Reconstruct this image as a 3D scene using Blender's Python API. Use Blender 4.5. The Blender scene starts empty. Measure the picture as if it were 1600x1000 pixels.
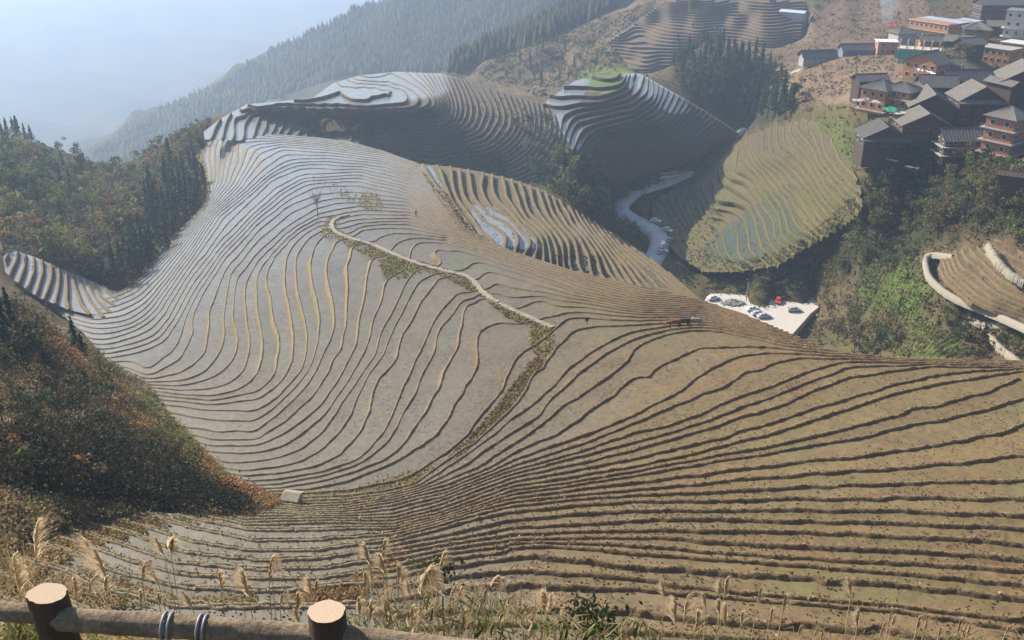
import bpy, math, random, numpy as np
from mathutils import Vector, Matrix
random.seed(7); RS=np.random.RandomState(11)
S=bpy.context.scene; COL=S.collection
# ---------------------------------------------------------------- camera
PITCH=math.radians(25.0); FPX=1500.0
cam=bpy.data.cameras.new('camera'); cam.lens=36*FPX/1600; cam.sensor_width=36; cam.clip_start=.1; cam.clip_end=20000
co=bpy.data.objects.new('camera',cam); COL.objects.link(co); co.rotation_euler=(math.radians(90)-PITCH,0,0); S.camera=co
# ---------------------------------------------------------------- sky, sun, exposure
SUN_AZ=math.radians(-50); SUN_EL=math.radians(34)
w=bpy.data.worlds.new('World'); S.world=w; w.use_nodes=True; nt=w.node_tree
sky=nt.nodes.new('ShaderNodeTexSky'); sky.sky_type='NISHITA'; sky.sun_disc=False
sky.sun_elevation=SUN_EL; sky.sun_rotation=SUN_AZ; sky.dust_density=2.5; sky.air_density=1.0; sky.ozone_density=1.5; sky.altitude=800
bg=nt.nodes['Background']; bg.inputs[1].default_value=.10; nt.links.new(sky.outputs[0],bg.inputs[0])
sl=bpy.data.lights.new('sun','SUN'); sl.energy=5.0; sl.angle=math.radians(.6); sl.color=(1,.90,.75)
so=bpy.data.objects.new('sun',sl); COL.objects.link(so)
sd=Vector((math.sin(SUN_AZ)*math.cos(SUN_EL),math.cos(SUN_AZ)*math.cos(SUN_EL),math.sin(SUN_EL)))
so.rotation_euler=sd.to_track_quat('Z','Y').to_euler(); so.location=sd*300
S.view_settings.view_transform='Standard'; S.view_settings.look='None'; S.view_settings.exposure=.66; S.view_settings.gamma=1; S.view_settings.use_curve_mapping=False
S.cycles.volume_bounces=1; S.cycles.max_bounces=5; S.cycles.diffuse_bounces=2; S.cycles.glossy_bounces=2; S.cycles.transparent_max_bounces=6
S.cycles.use_denoising=True
try: S.cycles.denoiser='OPENIMAGEDENOISE'
except Exception: pass
# ---------------------------------------------------------------- helpers
def mesh_obj(name,verts,faces,mat=None,parent=None,smooth=False,**props):
    me=bpy.data.meshes.new(name)
    if isinstance(verts,np.ndarray): verts=verts.astype(float)
    fast=isinstance(faces,np.ndarray)
    if fast:
        n=len(verts); f=len(faces); k=faces.shape[1]
        me.vertices.add(n); me.vertices.foreach_set('co',np.asarray(verts,np.float32).ravel())
        me.loops.add(f*k); me.loops.foreach_set('vertex_index',faces.astype(np.int32).ravel())
        me.polygons.add(f); me.polygons.foreach_set('loop_start',np.arange(0,f*k,k,dtype=np.int32))
        me.update(calc_edges=True)
    else: me.from_pydata([tuple(v) for v in verts],[],faces)
    if smooth: me.polygons.foreach_set('use_smooth',np.ones(len(me.polygons),bool))
    for m in (mat if isinstance(mat,(list,tuple)) else [mat]):
        if m: me.materials.append(m)
    o=bpy.data.objects.new(name,me); COL.objects.link(o)
    if parent: o.parent=parent
    for k_,v_ in props.items(): o[k_]=v_
    return o
def setcol(me,name,cols):
    a=me.attributes.new(name,'FLOAT_COLOR','POINT'); c=np.ones((len(me.vertices),4),np.float32); c[:,:cols.shape[1]]=cols
    a.data.foreach_set('color',c.ravel())
def empty(name,loc=(0,0,0),rz=0,**props):
    o=bpy.data.objects.new(name,None); COL.objects.link(o); o.location=loc; o.rotation_euler=(0,0,rz)
    for k_,v_ in props.items(): o[k_]=v_
    return o
def lab(o,label,cat,group=None):
    o['label']=label; o['category']=cat
    if group: o['group']=group
    return o
class MB:
    """collects shapes, links them as one mesh object"""
    def __init__(s): s.v=[]; s.f=[]; s.m=[]
    def add(s,vs,fs,mi=0):
        n=len(s.v); s.v+= [tuple(v) for v in vs]; s.f+=[[i+n for i in f] for f in fs]; s.m+=[mi]*len(fs); return s
    def box(s,c,d,rz=0,mi=0):
        x,y,z=[q/2 for q in d]; vs=[]
        for a in (-1,1):
            for b in (-1,1):
                for e in (-1,1):
                    px,py=a*x,b*y; vs.append((c[0]+px*math.cos(rz)-py*math.sin(rz),c[1]+px*math.sin(rz)+py*math.cos(rz),c[2]+e*z))
        return s.add(vs,[(0,1,3,2),(4,6,7,5),(0,4,5,1),(2,3,7,6),(0,2,6,4),(1,5,7,3)],mi)
    def tube(s,pts,rad,n=6,mi=0,cap=True):
        pts=[Vector(p) for p in pts]; rings=[]
        if not hasattr(rad,'__len__'): rad=[rad]*len(pts)
        b=len(s.v)
        for i,p in enumerate(pts):
            t=(pts[min(i+1,len(pts)-1)]-pts[max(i-1,0)]).normalized()
            a=t.orthogonal().normalized() if i==0 else (a-t*a.dot(t)).normalized()
            c=t.cross(a)
            for k in range(n):
                th=2*math.pi*k/n; s.v.append(tuple(p+(a*math.cos(th)+c*math.sin(th))*rad[i]))
        fs=[]
        for i in range(len(pts)-1):
            for k in range(n):
                fs.append([b+i*n+k,b+i*n+(k+1)%n,b+(i+1)*n+(k+1)%n,b+(i+1)*n+k])
        if cap: fs.append([b+k for k in range(n)][::-1]); fs.append([b+(len(pts)-1)*n+k for k in range(n)])
        s.f+=fs; s.m+=[mi]*len(fs); return s
    def build(s,name,mat,parent=None,smooth=False,**props):
        o=mesh_obj(name,s.v,s.f,mat,parent,smooth,**props)
        if any(s.m): o.data.polygons.foreach_set('material_index',np.array(s.m,np.int32))
        return o
# ---------------------------------------------------------------- materials
def mat(name,col=(.5,.5,.5),rough=.8,attr=None,noise=None,bump=0,bscale=5,metal=0,spec=.4,trans=0,wet=None,dark=.55,coord='Object',spots=None):
    """noise=(scale,strength[,colour]) ; attr multiplies colour"""
    m=bpy.data.materials.new(name); m.use_nodes=True; t=m.node_tree; N=t.nodes; L=t.links; b=N['Principled BSDF']
    b.inputs['Roughness'].default_value=rough; b.inputs['Metallic'].default_value=metal; b.inputs['Specular IOR Level'].default_value=spec
    tc=N.new('ShaderNodeTexCoord')
    if attr:
        a=N.new('ShaderNodeAttribute'); a.attribute_name=attr; c=a.outputs['Color']
    else:
        r=N.new('ShaderNodeRGB'); r.outputs[0].default_value=(*col,1); c=r.outputs[0]
    for (sc,st,*cc) in (noise or []):
        n=N.new('ShaderNodeTexNoise'); n.inputs['Scale'].default_value=sc; n.inputs['Detail'].default_value=5; n.inputs['Roughness'].default_value=.65
        L.new(tc.outputs[coord],n.inputs['Vector'])
        rp=N.new('ShaderNodeValToRGB'); rp.color_ramp.elements[0].position=.38; rp.color_ramp.elements[1].position=.66
        L.new(n.outputs['Fac'],rp.inputs[0]); x=N.new('ShaderNodeMix'); x.data_type='RGBA'; x.blend_type='MULTIPLY' if not cc else 'MIX'
        mu=N.new('ShaderNodeMath'); mu.operation='MULTIPLY'; mu.inputs[1].default_value=st; L.new(rp.outputs[0],mu.inputs[0]); L.new(mu.outputs[0],x.inputs['Factor'])
        L.new(c,x.inputs['A']); x.inputs['B'].default_value=(*(cc[0] if cc else (dark,dark,dark)),1); c=x.outputs['Result']
    if spots:
        n=N.new('ShaderNodeTexNoise'); n.inputs['Scale'].default_value=spots[0]; n.inputs['Detail'].default_value=3; L.new(tc.outputs[coord],n.inputs['Vector'])
        n2=N.new('ShaderNodeTexNoise'); n2.inputs['Scale'].default_value=.12; n2.inputs['Detail'].default_value=3; L.new(tc.outputs[coord],n2.inputs['Vector'])
        ad=N.new('ShaderNodeMath'); ad.operation='MULTIPLY_ADD'; L.new(n2.outputs['Fac'],ad.inputs[0]); ad.inputs[1].default_value=.55; L.new(n.outputs['Fac'],ad.inputs[2])
        rp=N.new('ShaderNodeValToRGB'); rp.color_ramp.elements[0].position=.87; rp.color_ramp.elements[1].position=.95; L.new(ad.outputs[0],rp.inputs[0])
        mu=N.new('ShaderNodeMath'); mu.operation='MULTIPLY'; mu.inputs[1].default_value=spots[1]; L.new(rp.outputs[0],mu.inputs[0])
        x=N.new('ShaderNodeMix'); x.data_type='RGBA'; x.blend_type='MULTIPLY'; L.new(mu.outputs[0],x.inputs['Factor']); L.new(c,x.inputs['A']); x.inputs['B'].default_value=(.42,.33,.27,1); c=x.outputs['Result']
    L.new(c,b.inputs['Base Color'])
    if bump:
        n=N.new('ShaderNodeTexNoise'); n.inputs['Scale'].default_value=bscale; n.inputs['Detail'].default_value=6; n.inputs['Roughness'].default_value=.7; L.new(tc.outputs[coord],n.inputs['Vector'])
        bp=N.new('ShaderNodeBump'); bp.inputs['Strength'].default_value=1; bp.inputs['Distance'].default_value=bump; L.new(n.outputs['Fac'],bp.inputs['Height']); L.new(bp.outputs[0],b.inputs['Normal'])
    if wet:
        a=N.new('ShaderNodeAttribute'); a.attribute_name=wet; mr=N.new('ShaderNodeMapRange'); mr.inputs['To Min'].default_value=.75; mr.inputs['To Max'].default_value=.12
        L.new(a.outputs['Fac'],mr.inputs['Value']); L.new(mr.outputs[0],b.inputs['Roughness'])
    if trans:
        try: b.inputs['Subsurface Weight'].default_value=0
        except Exception: pass
        tr=N.new('ShaderNodeBsdfTranslucent'); L.new(c,tr.inputs[0]); mx=N.new('ShaderNodeMixShader'); mx.inputs[0].default_value=trans
        L.new(b.outputs[0],mx.inputs[1]); L.new(tr.outputs[0],mx.inputs[2]); L.new(mx.outputs[0],N['Material Output'].inputs[0])
    return m
HAZE=.00033
SP,CP=math.sin(PITCH),math.cos(PITCH)
def unproj(u,v,D):
    """pixel of the 1600x1000 survey photograph + drop below the eye -> world point"""
    u=np.asarray(u,float); v=np.asarray(v,float)
    x=(u-800)/FPX; y=(500-v)/FPX
    dz=SP-y*CP
    t=D/dz
    return np.stack([x*t,(CP+y*SP)*t,-np.asarray(D)*np.ones_like(t)],-1)
def uvd(u,v,dist):
    x=(u-800)/FPX; y=(500-v)/FPX
    d=np.array([x,CP+y*SP,-(SP-y*CP)]); d/=np.linalg.norm(d)
    return d*dist
def proj(P):
    P=np.asarray(P,float)
    f=P[...,1]*CP-P[...,2]*SP
    up=P[...,1]*SP+P[...,2]*CP
    return 800+FPX*P[...,0]/f, 500-FPX*up/f
class TPS:
    def __init__(s,X,y,lam=1e-3,scale=100.0):
        X=np.asarray(X,float)/scale; y=np.asarray(y,float)
        _,i=np.unique(np.round(X,3),axis=0,return_index=True); X=X[i]; y=y[i]
        n=len(X); K=s.k(np.linalg.norm(X[:,None]-X[None],axis=2))+lam*np.eye(n)
        P=np.c_[np.ones(n),X]; A=np.zeros((n+3,n+3)); A[:n,:n]=K; A[:n,n:]=P; A[n:,:n]=P.T
        s.w=np.linalg.solve(A,np.r_[y,0,0,0]); s.X=X; s.sc=scale; s.n=n
    @staticmethod
    def k(r):
        r2=r*r+1e-12; return 0.5*r2*np.log(r2)
    def __call__(s,U):
        U=np.asarray(U,float)/s.sc; sh=U.shape[:-1]; U=U.reshape(-1,2); out=np.empty(len(U))
        for a in range(0,len(U),4000):
            B=U[a:a+4000]; d2=((B[:,None]-s.X[None])**2).sum(2)+1e-12
            out[a:a+4000]=(0.5*d2*np.log(d2))@s.w[:s.n]+s.w[s.n]+B@s.w[s.n+1:]
        return out.reshape(sh)
def dens(pl,step=14.0):
    pl=np.asarray(pl,float); d=np.r_[0,np.cumsum(np.hypot(*np.diff(pl,axis=0).T))]
    n=max(2,int(d[-1]/step)+1); t=np.linspace(0,d[-1],n)
    return np.c_[np.interp(t,d,pl[:,0]),np.interp(t,d,pl[:,1])]
def inpoly(U,V,poly):
    ins=np.zeros(np.shape(U),bool); n=len(poly)
    for i in range(n):
        x1,y1=poly[i]; x2,y2=poly[(i+1)%n]
        if y1==y2: continue
        c=((y1>V)!=(y2>V))&(U<(x2-x1)*(V-y1)/(y2-y1)+x1); ins^=c
    return ins
# ---- contour lines: level index -> polyline(s) on the survey photograph
P1={
 0:[(1600,565.5),(1400,560),(1300,552),(1200,544),(1100,545),(1075,552),(1050,565),(1012,585),(980,602),(950,622),(925,642),(907,655),(875,675),(832,694),(800,710),(760,733),(700,757),(620,778),(540,792),(470,795)],
 1:[(1200,551),(1157,557),(1120,572),(1095,587),(1070,605),(1045,622),(1015,636),(975,656),(940,670),(900,686),(850,702),(800,720)],
 2:[(1600,567),(1400,562),(1250,559),(1200,570),(1170,582),(1137,600),(1100,615),(1050,636),(1012,652),(975,667),(925,687),(875,705),(800,728),(740,752),(690,772)],
 3:[(1300,570),(1200,604),(1150,622),(1112,640),(1050,664),(1000,675),(950,690),(900,709),(850,723),(800,736)],
 4:[(1600,571),(1450,569),(1325,575),(1200,621),(1162,637),(1100,660),(1050,675),(1000,689),(950,702),(875,720),(800,740),(740,762),(680,785),(612,802),(540,806)],
 5:[(1600,573),(1450,573),(1325,590),(1200,640),(1150,655),(1100,672),(1050,686),(975,707),(900,726),(800,746)],
 6:[(1600,575),(1500,584),(1387,605),(1200,662),(1125,686),(1075,697),(1000,715),(925,730),(850,744),(800,753),(740,775),(680,797),(612,813),(500,812),(425,814),(380,816)],
 7:[(1600,580),(1475,597),(1375,622),(1200,679),(1125,698),(1050,717),(975,732),(912,742),(800,760)],
 8:[(1600,596),(1425,643),(1200,700),(1137,710),(1050,725),(975,740),(925,750),(800,767),(740,787),(680,808),(612,822),(500,826),(400,828),(300,808)],
 9:[(1600,626),(1350,682),(1200,709),(1125,720),(1025,737),(800,772)],
 10:[(1600,665),(1512,687),(1350,712),(1200,730),(1100,742),(900,766),(800,779),(740,796),(680,815),(612,832),(500,842),(400,844),(290,820),(240,805)],
 11:[(1600,715),(1400,732),(1200,746),(1000,765),(800,785)],
 12:[(1600,752),(1400,756),(1200,765),(1000,774),(900,780),(800,791),(740,804),(680,822),(615,840),(500,858),(400,860),(300,845),(200,812)],
 13:[(1600,781),(1400,779),(1200,781),(1000,784),(900,791),(800,801)],
 14:[(1600,807),(1400,799),(1200,797),(1000,799),(900,803),(800,814),(740,826),(680,840),(620,851),(500,872),(400,873),(290,862),(180,825)],
 15:[(1600,827),(1400,818),(1200,814),(1100,810),(1000,814),(925,819),(800,825)],
 16:[(1600,851),(1400,838),(1200,831),(1000,830),(900,830),(800,836),(700,850),(620,866),(500,888),(400,888),(280,878),(160,840)],
 17:[(1600,875),(1400,861),(1200,854),(1050,842),(950,839),(800,844)],
 18:[(1600,893),(1400,880),(1200,870),(1050,859),(950,850),(850,848),(700,864),(620,884),(500,903),(400,903),(280,895),(190,870),(100,838)],
 19:[(1600,916),(1400,896),(1200,880),(1050,870),(975,862),(850,852),(800,854)],
 20:[(1600,938),(1400,915),(1200,901),(1100,895),(950,882),(850,872),(800,872),(700,886),(600,903),(500,916)],
 21:[(1600,971),(1400,947),(1200,931),(1090,920),(950,900),(875,895),(800,892),(700,903),(600,920),(500,930),(400,932),(280,928),(180,905),(100,870)],
 22:[(1600,985),(1400,955),(1200,939),(1100,930),(1000,922),(900,917),(800,916),(700,922),(600,940)],
 23:[(1600,1012),(1400,990),(1200,975),(1100,968),(1025,960),(925,954),(800,954),(700,956),(600,965),(400,965),(280,962),(150,935),(60,895)],
 24:[(1600,1035),(1400,1012),(1150,998),(1075,992),(975,985),(875,977),(800,976),(700,980),(500,995)],
 26:[(1600,1090),(1200,1060),(800,1040),(400,1025),(200,1010),(60,960),(0,925)],
 -1:[(1200,533),(1125,516),(1072,516),(1037,524),(1012,532),(992,547),(975,570),(960,582),(925,605),(875,640),(825,677),(800,695),(760,722)],
 -0.5:[(1200,538),(1100,530),(1050,538),(1010,556),(975,582),(930,618),(890,650)],
 -6.5:[(840,486),(800,494),(765,488),(738,500),(731,520)],
 -2:[(1200,529),(1100,511),(1050,515),(1017,523),(987,532),(950,550),(912,577),(857,627),(842,650),(800,675),(760,702),(735,722)],
 -3:[(1050,509),(990,519),(962,530),(925,550),(892,575),(852,617),(825,637),(800,652),(770,680),(720,715),(680,742),(650,761),(600,773),(540,780),(470,782)],
 -4:[(1200,523),(1100,503),(1000,507),(925,511),(910,515),(882,530),(867,542),(850,570),(830,592),(815,620),(800,638),(740,695)],
 -5:[(1000,502),(910,498),(885,497),(872,510),(845,532),(825,549),(807,562),(790,595),(765,637),(750,650),(725,682),(700,707),(660,732),(620,750),(540,768)],
 -6:[(1200,520),(1100,495),(1000,496),(900,488),(850,497),(820,503),(800,505),(762,512),(750,520),(746,530),(747,550),(745,570),(735,590),(712,630),(695,660),(672,690),(625,717),(575,740),(540,753),(480,765)],
 -7:[(850,470),(830,472),(800,483),(762,467),(745,467),(735,472),(725,485),(717,520),(715,540),(695,575),(685,610),(675,627),(665,645),(650,670),(625,700),(600,720),(550,740),(500,752),(440,762)],
 -8:[(740,468),(727,467),(715,480),(700,500),(682,522),(677,550),(665,575),(655,595),(652,610),(640,627),(625,655),(600,695),(575,715),(555,727),(500,743),(450,752)],
 -9:[(950,475),(850,458),(800,450),(772,440),(768,452),(730,457),(715,460),(700,475),(681,500),(670,520),(657,547),(640,582),(625,617),(617,642),(600,675),(575,705),(555,722),(500,739),(450,747),(400,752)],
 -10:[(820,440),(775,425),(755,425),(750,440),(710,429),(695,427),(682,442),(662,470),(642,500),(625,532),(620,560),(607,575),(587,605),(575,640),(565,670),(550,692),(525,715),(487,730),(437,739),(400,742)],
 -11:[(1100,482),(1000,478),(900,458),(820,430),(752,411),(735,413),(725,425),(687,430),(670,430),(655,442),(640,467),(622,500),(605,537),(597,560),(585,572),(570,597),(555,627),(547,650),(530,675),(505,700),(475,720),(425,732),(380,736)],
 -12:[(760,405),(725,395),(697,396),(690,408),(680,420),(647,425),(637,440),(622,470),(606,500),(590,532),(585,557),(575,572),(540,620),(520,650),(500,680),(475,700),(437,715),(400,722),(350,723)],
 -13:[(900,445),(820,418),(740,390),(700,380),(660,378),(645,385),(640,400),(640,418),(615,430),(605,437),(595,470),(584,500),(575,535),(565,557),(550,585),(527,620),(500,655),(470,682),(437,700),(400,709),(340,708)],
 -14:[(700,373),(640,373),(622,380),(610,392),(600,400),(587,397),(577,405),(572,450),(560,500),(556,537),(550,552),(540,570),(525,600),(507,625),(482,652),(450,675),(420,690),(400,696),(330,697)],
 -15:[(1000,464),(900,436),(800,403),(720,379),(650,366),(610,365),(595,372),(585,382),(560,382),(550,387),(540,420),(543,450),(540,500),(532,547),(522,557),(512,582),(500,602),(482,625),(462,645),(437,665),(400,687),(340,688),(310,682)],
 -16:[(640,358),(590,357),(565,360),(550,370),(540,375),(530,376),(517,397),(512,425),(517,455),(522,500),(520,525),(507,550),(492,582),(475,607),(450,632),(425,655),(400,674),(340,674),(290,668)],
 -17:[(1000,456),(900,428),(800,393),(700,366),(640,350),(600,350),(560,356),(548,365),(525,366),(510,365),(500,375),(489,400),(487,430),(492,462),(500,500),(497,530),(492,552),(485,572),(470,595),(450,615),(425,640),(400,658),(330,655),(270,645)],
 -18:[(497,365),(480,375),(462,400),(461,425),(465,457),(476,500),(480,530),(477,555),(470,580),(450,602),(430,625),(400,642),(320,640),(260,632)],
 -19:[(700,361),(640,341),(580,343),(545,345),(520,352),(495,354),(472,370),(452,392),(445,415),(445,457),(456,500),(460,530),(457,562),(450,582),(432,602),(405,622),(340,632),(260,625)],
 -20:[(640,336),(560,335),(525,347),(497,347),(460,367),(430,397),(420,420),(416,440),(422,470),(427,500),(439,535),(435,555),(432,575),(417,600),(400,613),(330,626),(250,618)],
 -21:[(700,352),(640,331),(570,328),(500,340),(470,355),(430,392),(425,400),(403,425),(400,475),(405,500),(410,530),(409,555),(400,582),(387,600),(362,613),(325,619),(287,617),(240,610)],
 -22:[(560,323),(530,328),(497,335),(450,362),(400,410),(382,450),(385,500),(390,532),(387,560),(375,587),(355,600),(317,609),(282,610),(240,606)],
 -23:[(700,347),(640,322),(590,318),(560,316),(525,317),(492,327),(450,353),(400,398),(368,440),(362,500),(372,520),(370,550),(355,575),(335,590),(300,600),(262,603),(237,601)],
 -24:[(640,316),(545,310),(505,312),(457,332),(400,378),(360,428),(347,500),(352,525),(345,550),(325,577),(300,592),(262,597),(235,597)],
 -25:[(530,302),(495,304),(450,322),(400,365),(350,425),(328,480),(325,537),(327,547),(307,567),(280,584),(240,592)],
 -26:[(700,340),(640,307),(560,290),(517,290),(490,293),(457,310),(400,352),(350,405),(310,470),(300,500),(304,522),(290,542),(285,560),(262,573),(232,585)],
 -27:[(290,500),(282,530),(270,550),(250,565),(230,576)],
 -28:[(510,281),(475,283),(445,300),(400,337),(345,395),(300,460),(280,500),(255,535),(215,552),(170,559)],
 -30:[(695,327),(640,288),(560,268),(510,272),(470,275),(430,296),(400,322),(340,380),(295,440),(262,500),(237,527),(200,540),(170,545)],
 -31:[(507,262),(475,262),(425,280),(400,305),(350,355),(320,400)],
 -32:[(400,296),(350,340),(310,395),(280,440),(245,493),(212,516),(172,530),(150,530)],
 -34:[(672,290),(655,276),(600,256),(520,248),(450,250),(418,270),(385,300),(340,335),(300,395),(270,435),(230,490),(200,508),(162,515),(135,510)],
 -36:[(440,235),(410,250),(385,280),(370,300),(330,335),(290,395),(262,432),(225,475),(190,495),(150,500),(110,490)],
 -38:[(655,263),(600,243),(520,232),(440,225),(400,232),(385,260),(368,290),(325,335),(283,390),(250,430),(215,465),(180,480),(140,485),(90,470)],
 -40:[(375,222),(372,250),(355,290),(325,325),(278,385),(240,425),(205,455),(175,465)],
 -42:[(650,252),(600,233),(500,220),(400,212),(360,214),(353,240),(345,290),(325,315),(270,385),(225,430),(200,445),(180,455)],
 -44:[(345,212),(335,235),(337,270),(333,300),(300,345),(262,382),(230,415)],
 -46:[(330,212),(318,235),(325,270),(325,300),(300,335),(255,380)],
}
P1_poly=[(1700,566),(1600,564.5),(1500,562),(1400,559),(1330,553),(1290,546),(1220,515),(1160,490),(1100,470),(1000,447),(900,424),(800,392),(760,374),(722,352),(700,315),(655,256),(600,236),(550,222),(500,215),(450,211),(400,207),(345,205),(318,214),(300,228),(300,240),(318,260),(326,300),(318,320),(300,340),(262,375),(240,405),(215,440),(180,458),(120,455),(60,460),(130,520),(165,560),(230,600),(255,640),(300,690),(360,750),(440,785),(400,808),(330,808),(240,800),(130,815),(60,835),(0,880),(0,1060),(1700,1100)]
def D1(F): return 56.0-0.9*F
P1b={0:[(655,256),(690,300),(712,335)],2:[(700,263),(712,300),(740,345),(765,372)],5:[(755,275),(765,320),(800,345),(828,380),(815,395)],
 8:[(800,285),(815,335),(850,360),(858,405)],11:[(845,298),(860,340),(890,380),(895,418)],14:[(880,320),(900,355),(930,390),(940,430)],
 17:[(915,345),(950,390),(985,442)],20:[(950,368),(990,410),(1030,452)],23:[(985,385),(1030,420),(1075,462)],26:[(1030,410),(1095,468)]}
P1b_poly=[(655,256),(700,260),(750,268),(800,280),(850,298),(900,327),(960,365),(1010,398),(1060,438),(1098,470),(1090,476),(1000,452),(900,430),(800,398),(760,380),(722,358),(698,318)]
P2={0:[(360,178),(440,164),(520,167),(590,169),(640,167),(660,152),(640,137),(600,130),(560,126)],
 -1:[(363, 205), (363.0, 186.9), (368, 173.0), (378, 173.3), (560, 174.0), (640, 174.5), (666, 166), (670, 151), (655, 135), (610, 117)],
 -2:[(379, 207), (382.6, 187.8), (393, 173.4), (403, 174.6), (560, 175.3), (640, 176.5), (675, 169), (680, 152), (663, 135), (640, 116)],
 -3:[(396, 209), (400.8, 188.7), (413, 173.8), (423, 175.9), (560, 176.6), (600, 177.6)],
 -4:[(409, 210), (416.2, 189.1), (432, 174.2), (442, 177.2), (560, 177.9), (640, 181), (686, 176), (690, 160), (678, 140), (660, 114)],
 -5:[(421, 212), (431.8, 190.0), (453, 174.6), (463, 178.5), (560, 179.2), (600, 180.2)],
 -6:[(434, 213), (446.8, 190.5), (471, 175.0), (481, 179.8), (560, 180.5), (600, 181.5)],
 -7:[(446, 215), (463.6, 191.4), (495, 175.4), (505, 181.1), (560, 181.8), (640, 188), (694, 188), (704, 170), (697, 145), (680, 114)],
 -8:[(462, 217), (479.2, 192.2), (510, 175.8), (520, 182.4), (560, 183.1), (640, 194), (698, 195), (710, 172), (703, 147), (688, 114)],
 -10:[(510,221),(560,206),(640,209),(700,205),(722,180),(720,150),(705,118)],
 -14:[(580,231),(640,224),(700,222),(745,205),(762,180),(752,150),(735,126)],
 -19:[(680,260),(720,245),(770,235),(800,210),(808,185),(795,145)],
 -26:[(750,272),(800,268),(840,245),(862,205),(855,162)],
 2:[(600,148),(560,150),(520,150),(540,135),(600,136),(630,146),(600,148)]}
P2_poly=[(318,206),(345,185),(385,163),(440,158),(490,152),(520,130),(560,118),(620,112),(690,115),(740,128),(800,148),(860,164),(885,180),(880,230),(860,280),(800,286),(700,280),(640,258),(560,235),(450,222),(320,218)]
def D2(F): return 90.0-1.05*F
P3={2:[(915,130),(940,138),(975,130),(978,120)],0:[(848,165),(872,170),(905,162),(935,160),(965,150),(985,140),(988,120)],
 -1:[(878,200),(882,182),(900,172),(935,166),(980,155),(1003,136),(1006,120)],-3:[(885,228),(897,195),(940,182),(990,170),(1020,148),(1020,128)],
 -6:[(905,245),(930,210),(990,195),(1030,175),(1044,143)],-10:[(920,258),(960,225),(1010,215),(1050,200),(1078,162)],
 -15:[(938,270),(1000,242),(1060,228),(1112,182)],-20:[(955,288),(1020,264),(1080,248),(1135,204)],-25:[(970,300),(1020,285),(1080,268),(1150,214)]}
P3_poly=[(845,160),(870,140),(900,126),(940,115),(1000,115),(1050,143),(1100,172),(1155,208),(1140,220),(1090,246),(1052,262),(1005,277),(965,290),(930,262),(895,235),(878,205),(868,178)]
def D3(F): return 84.0-1.25*F
P4={5:[(1262,182),(1252,200),(1275,240),(1310,290),(1345,322)],12:[(1205,195),(1195,240),(1225,260),(1265,300),(1290,350),(1335,358)],
 19:[(1160,214),(1160,250),(1195,290),(1222,330),(1232,370),(1262,378)],24:[(1140,225),(1115,262),(1120,300),(1170,330),(1185,370),(1215,410)],30:[(1108,248),(1075,285),(1080,330),(1120,365),(1135,410)],
 36:[(1065,283),(1030,300),(1040,340),(1075,380),(1095,420)]}
P4_poly=[(1018,316),(1045,300),(1085,286),(1155,220),(1200,195),(1260,178),(1285,200),(1320,240),(1345,290),(1348,325),(1310,355),(1260,385),(1215,415),(1150,425),(1100,425),(1060,400),(1020,350)]
P4={k*.7:v for k,v in P4.items()}
def D4(F): return np.interp(F,[-2,0,3.5,8.4,14,18,21,26,32],[83,86,91.5,101,110.5,117,119.5,121.5,123])
P5={0:[(1050,8),(1240,12)],4:[(1020,22),(1130,28),(1240,32)],8:[(980,36),(1080,48),(1240,52)],12:[(960,60),(1080,66),(1240,72)],16:[(980,85),(1080,84),(1240,92)],20:[(985,110),(1080,104)]}
P5_poly=[(1040,0),(1260,0),(1250,60),(1210,75),(1100,60),(1050,100),(1010,115),(985,108),(960,75),(950,65),(1000,30)]
def D5(F): return 78.0+1.2*F
P6={0:[(28,394),(26,408),(16,425)],2:[(52,405),(52,425),(44,447)],4:[(78,415),(80,440),(70,460)],6:[(104,428),(106,455),(105,478)],8:[(125,440),(140,470),(160,492)],10:[(150,452),(165,470),(195,488)]}
P6_poly=[(5,400),(25,392),(60,404),(120,430),(190,460),(205,485),(180,500),(110,485),(60,465),(25,440),(8,425)]
def D6(F): return 82.0+0.9*F
P7={0:[(1600,395),(1575,380),(1555,372)],3:[(1600,440),(1560,420),(1530,385)],6:[(1600,478),(1550,455),(1500,410)],9:[(1600,498),(1530,475),(1480,430),(1470,400)],12:[(1600,545),(1520,490),(1465,445)]}
P7_poly=[(1700,400),(1600,385),(1560,372),(1530,380),(1470,398),(1465,430),(1500,465),(1600,510),(1700,540)]
def D7(F): return 84.0+.9*F
# ---------------------------------------------------------------- fields of level over the survey
STEP=4.0
def fit(pts,lam=2e-3,step=18):
    X=[];Y=[]
    for k,pl in pts.items():
        d=dens(pl,step); X.append(d); Y.append(np.full(len(d),float(k)))
    return TPS(np.concatenate(X),np.concatenate(Y),lam)
def vnoise(U,V,sc,seed):
    """cheap smooth value noise"""
    rs=np.random.RandomState(seed); T=rs.rand(128,128)*2-1
    x=U/sc+37.3*seed; y=V/sc+11.7*seed
    xi=np.floor(x).astype(int); yi=np.floor(y).astype(int); fx=x-xi; fy=y-yi
    fx=fx*fx*(3-2*fx); fy=fy*fy*(3-2*fy)
    a=T[xi%128,yi%128]; b=T[(xi+1)%128,yi%128]; c=T[xi%128,(yi+1)%128]; d=T[(xi+1)%128,(yi+1)%128]
    return (a*(1-fx)+b*fx)*(1-fy)+(c*(1-fx)+d*fx)*fy
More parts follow.
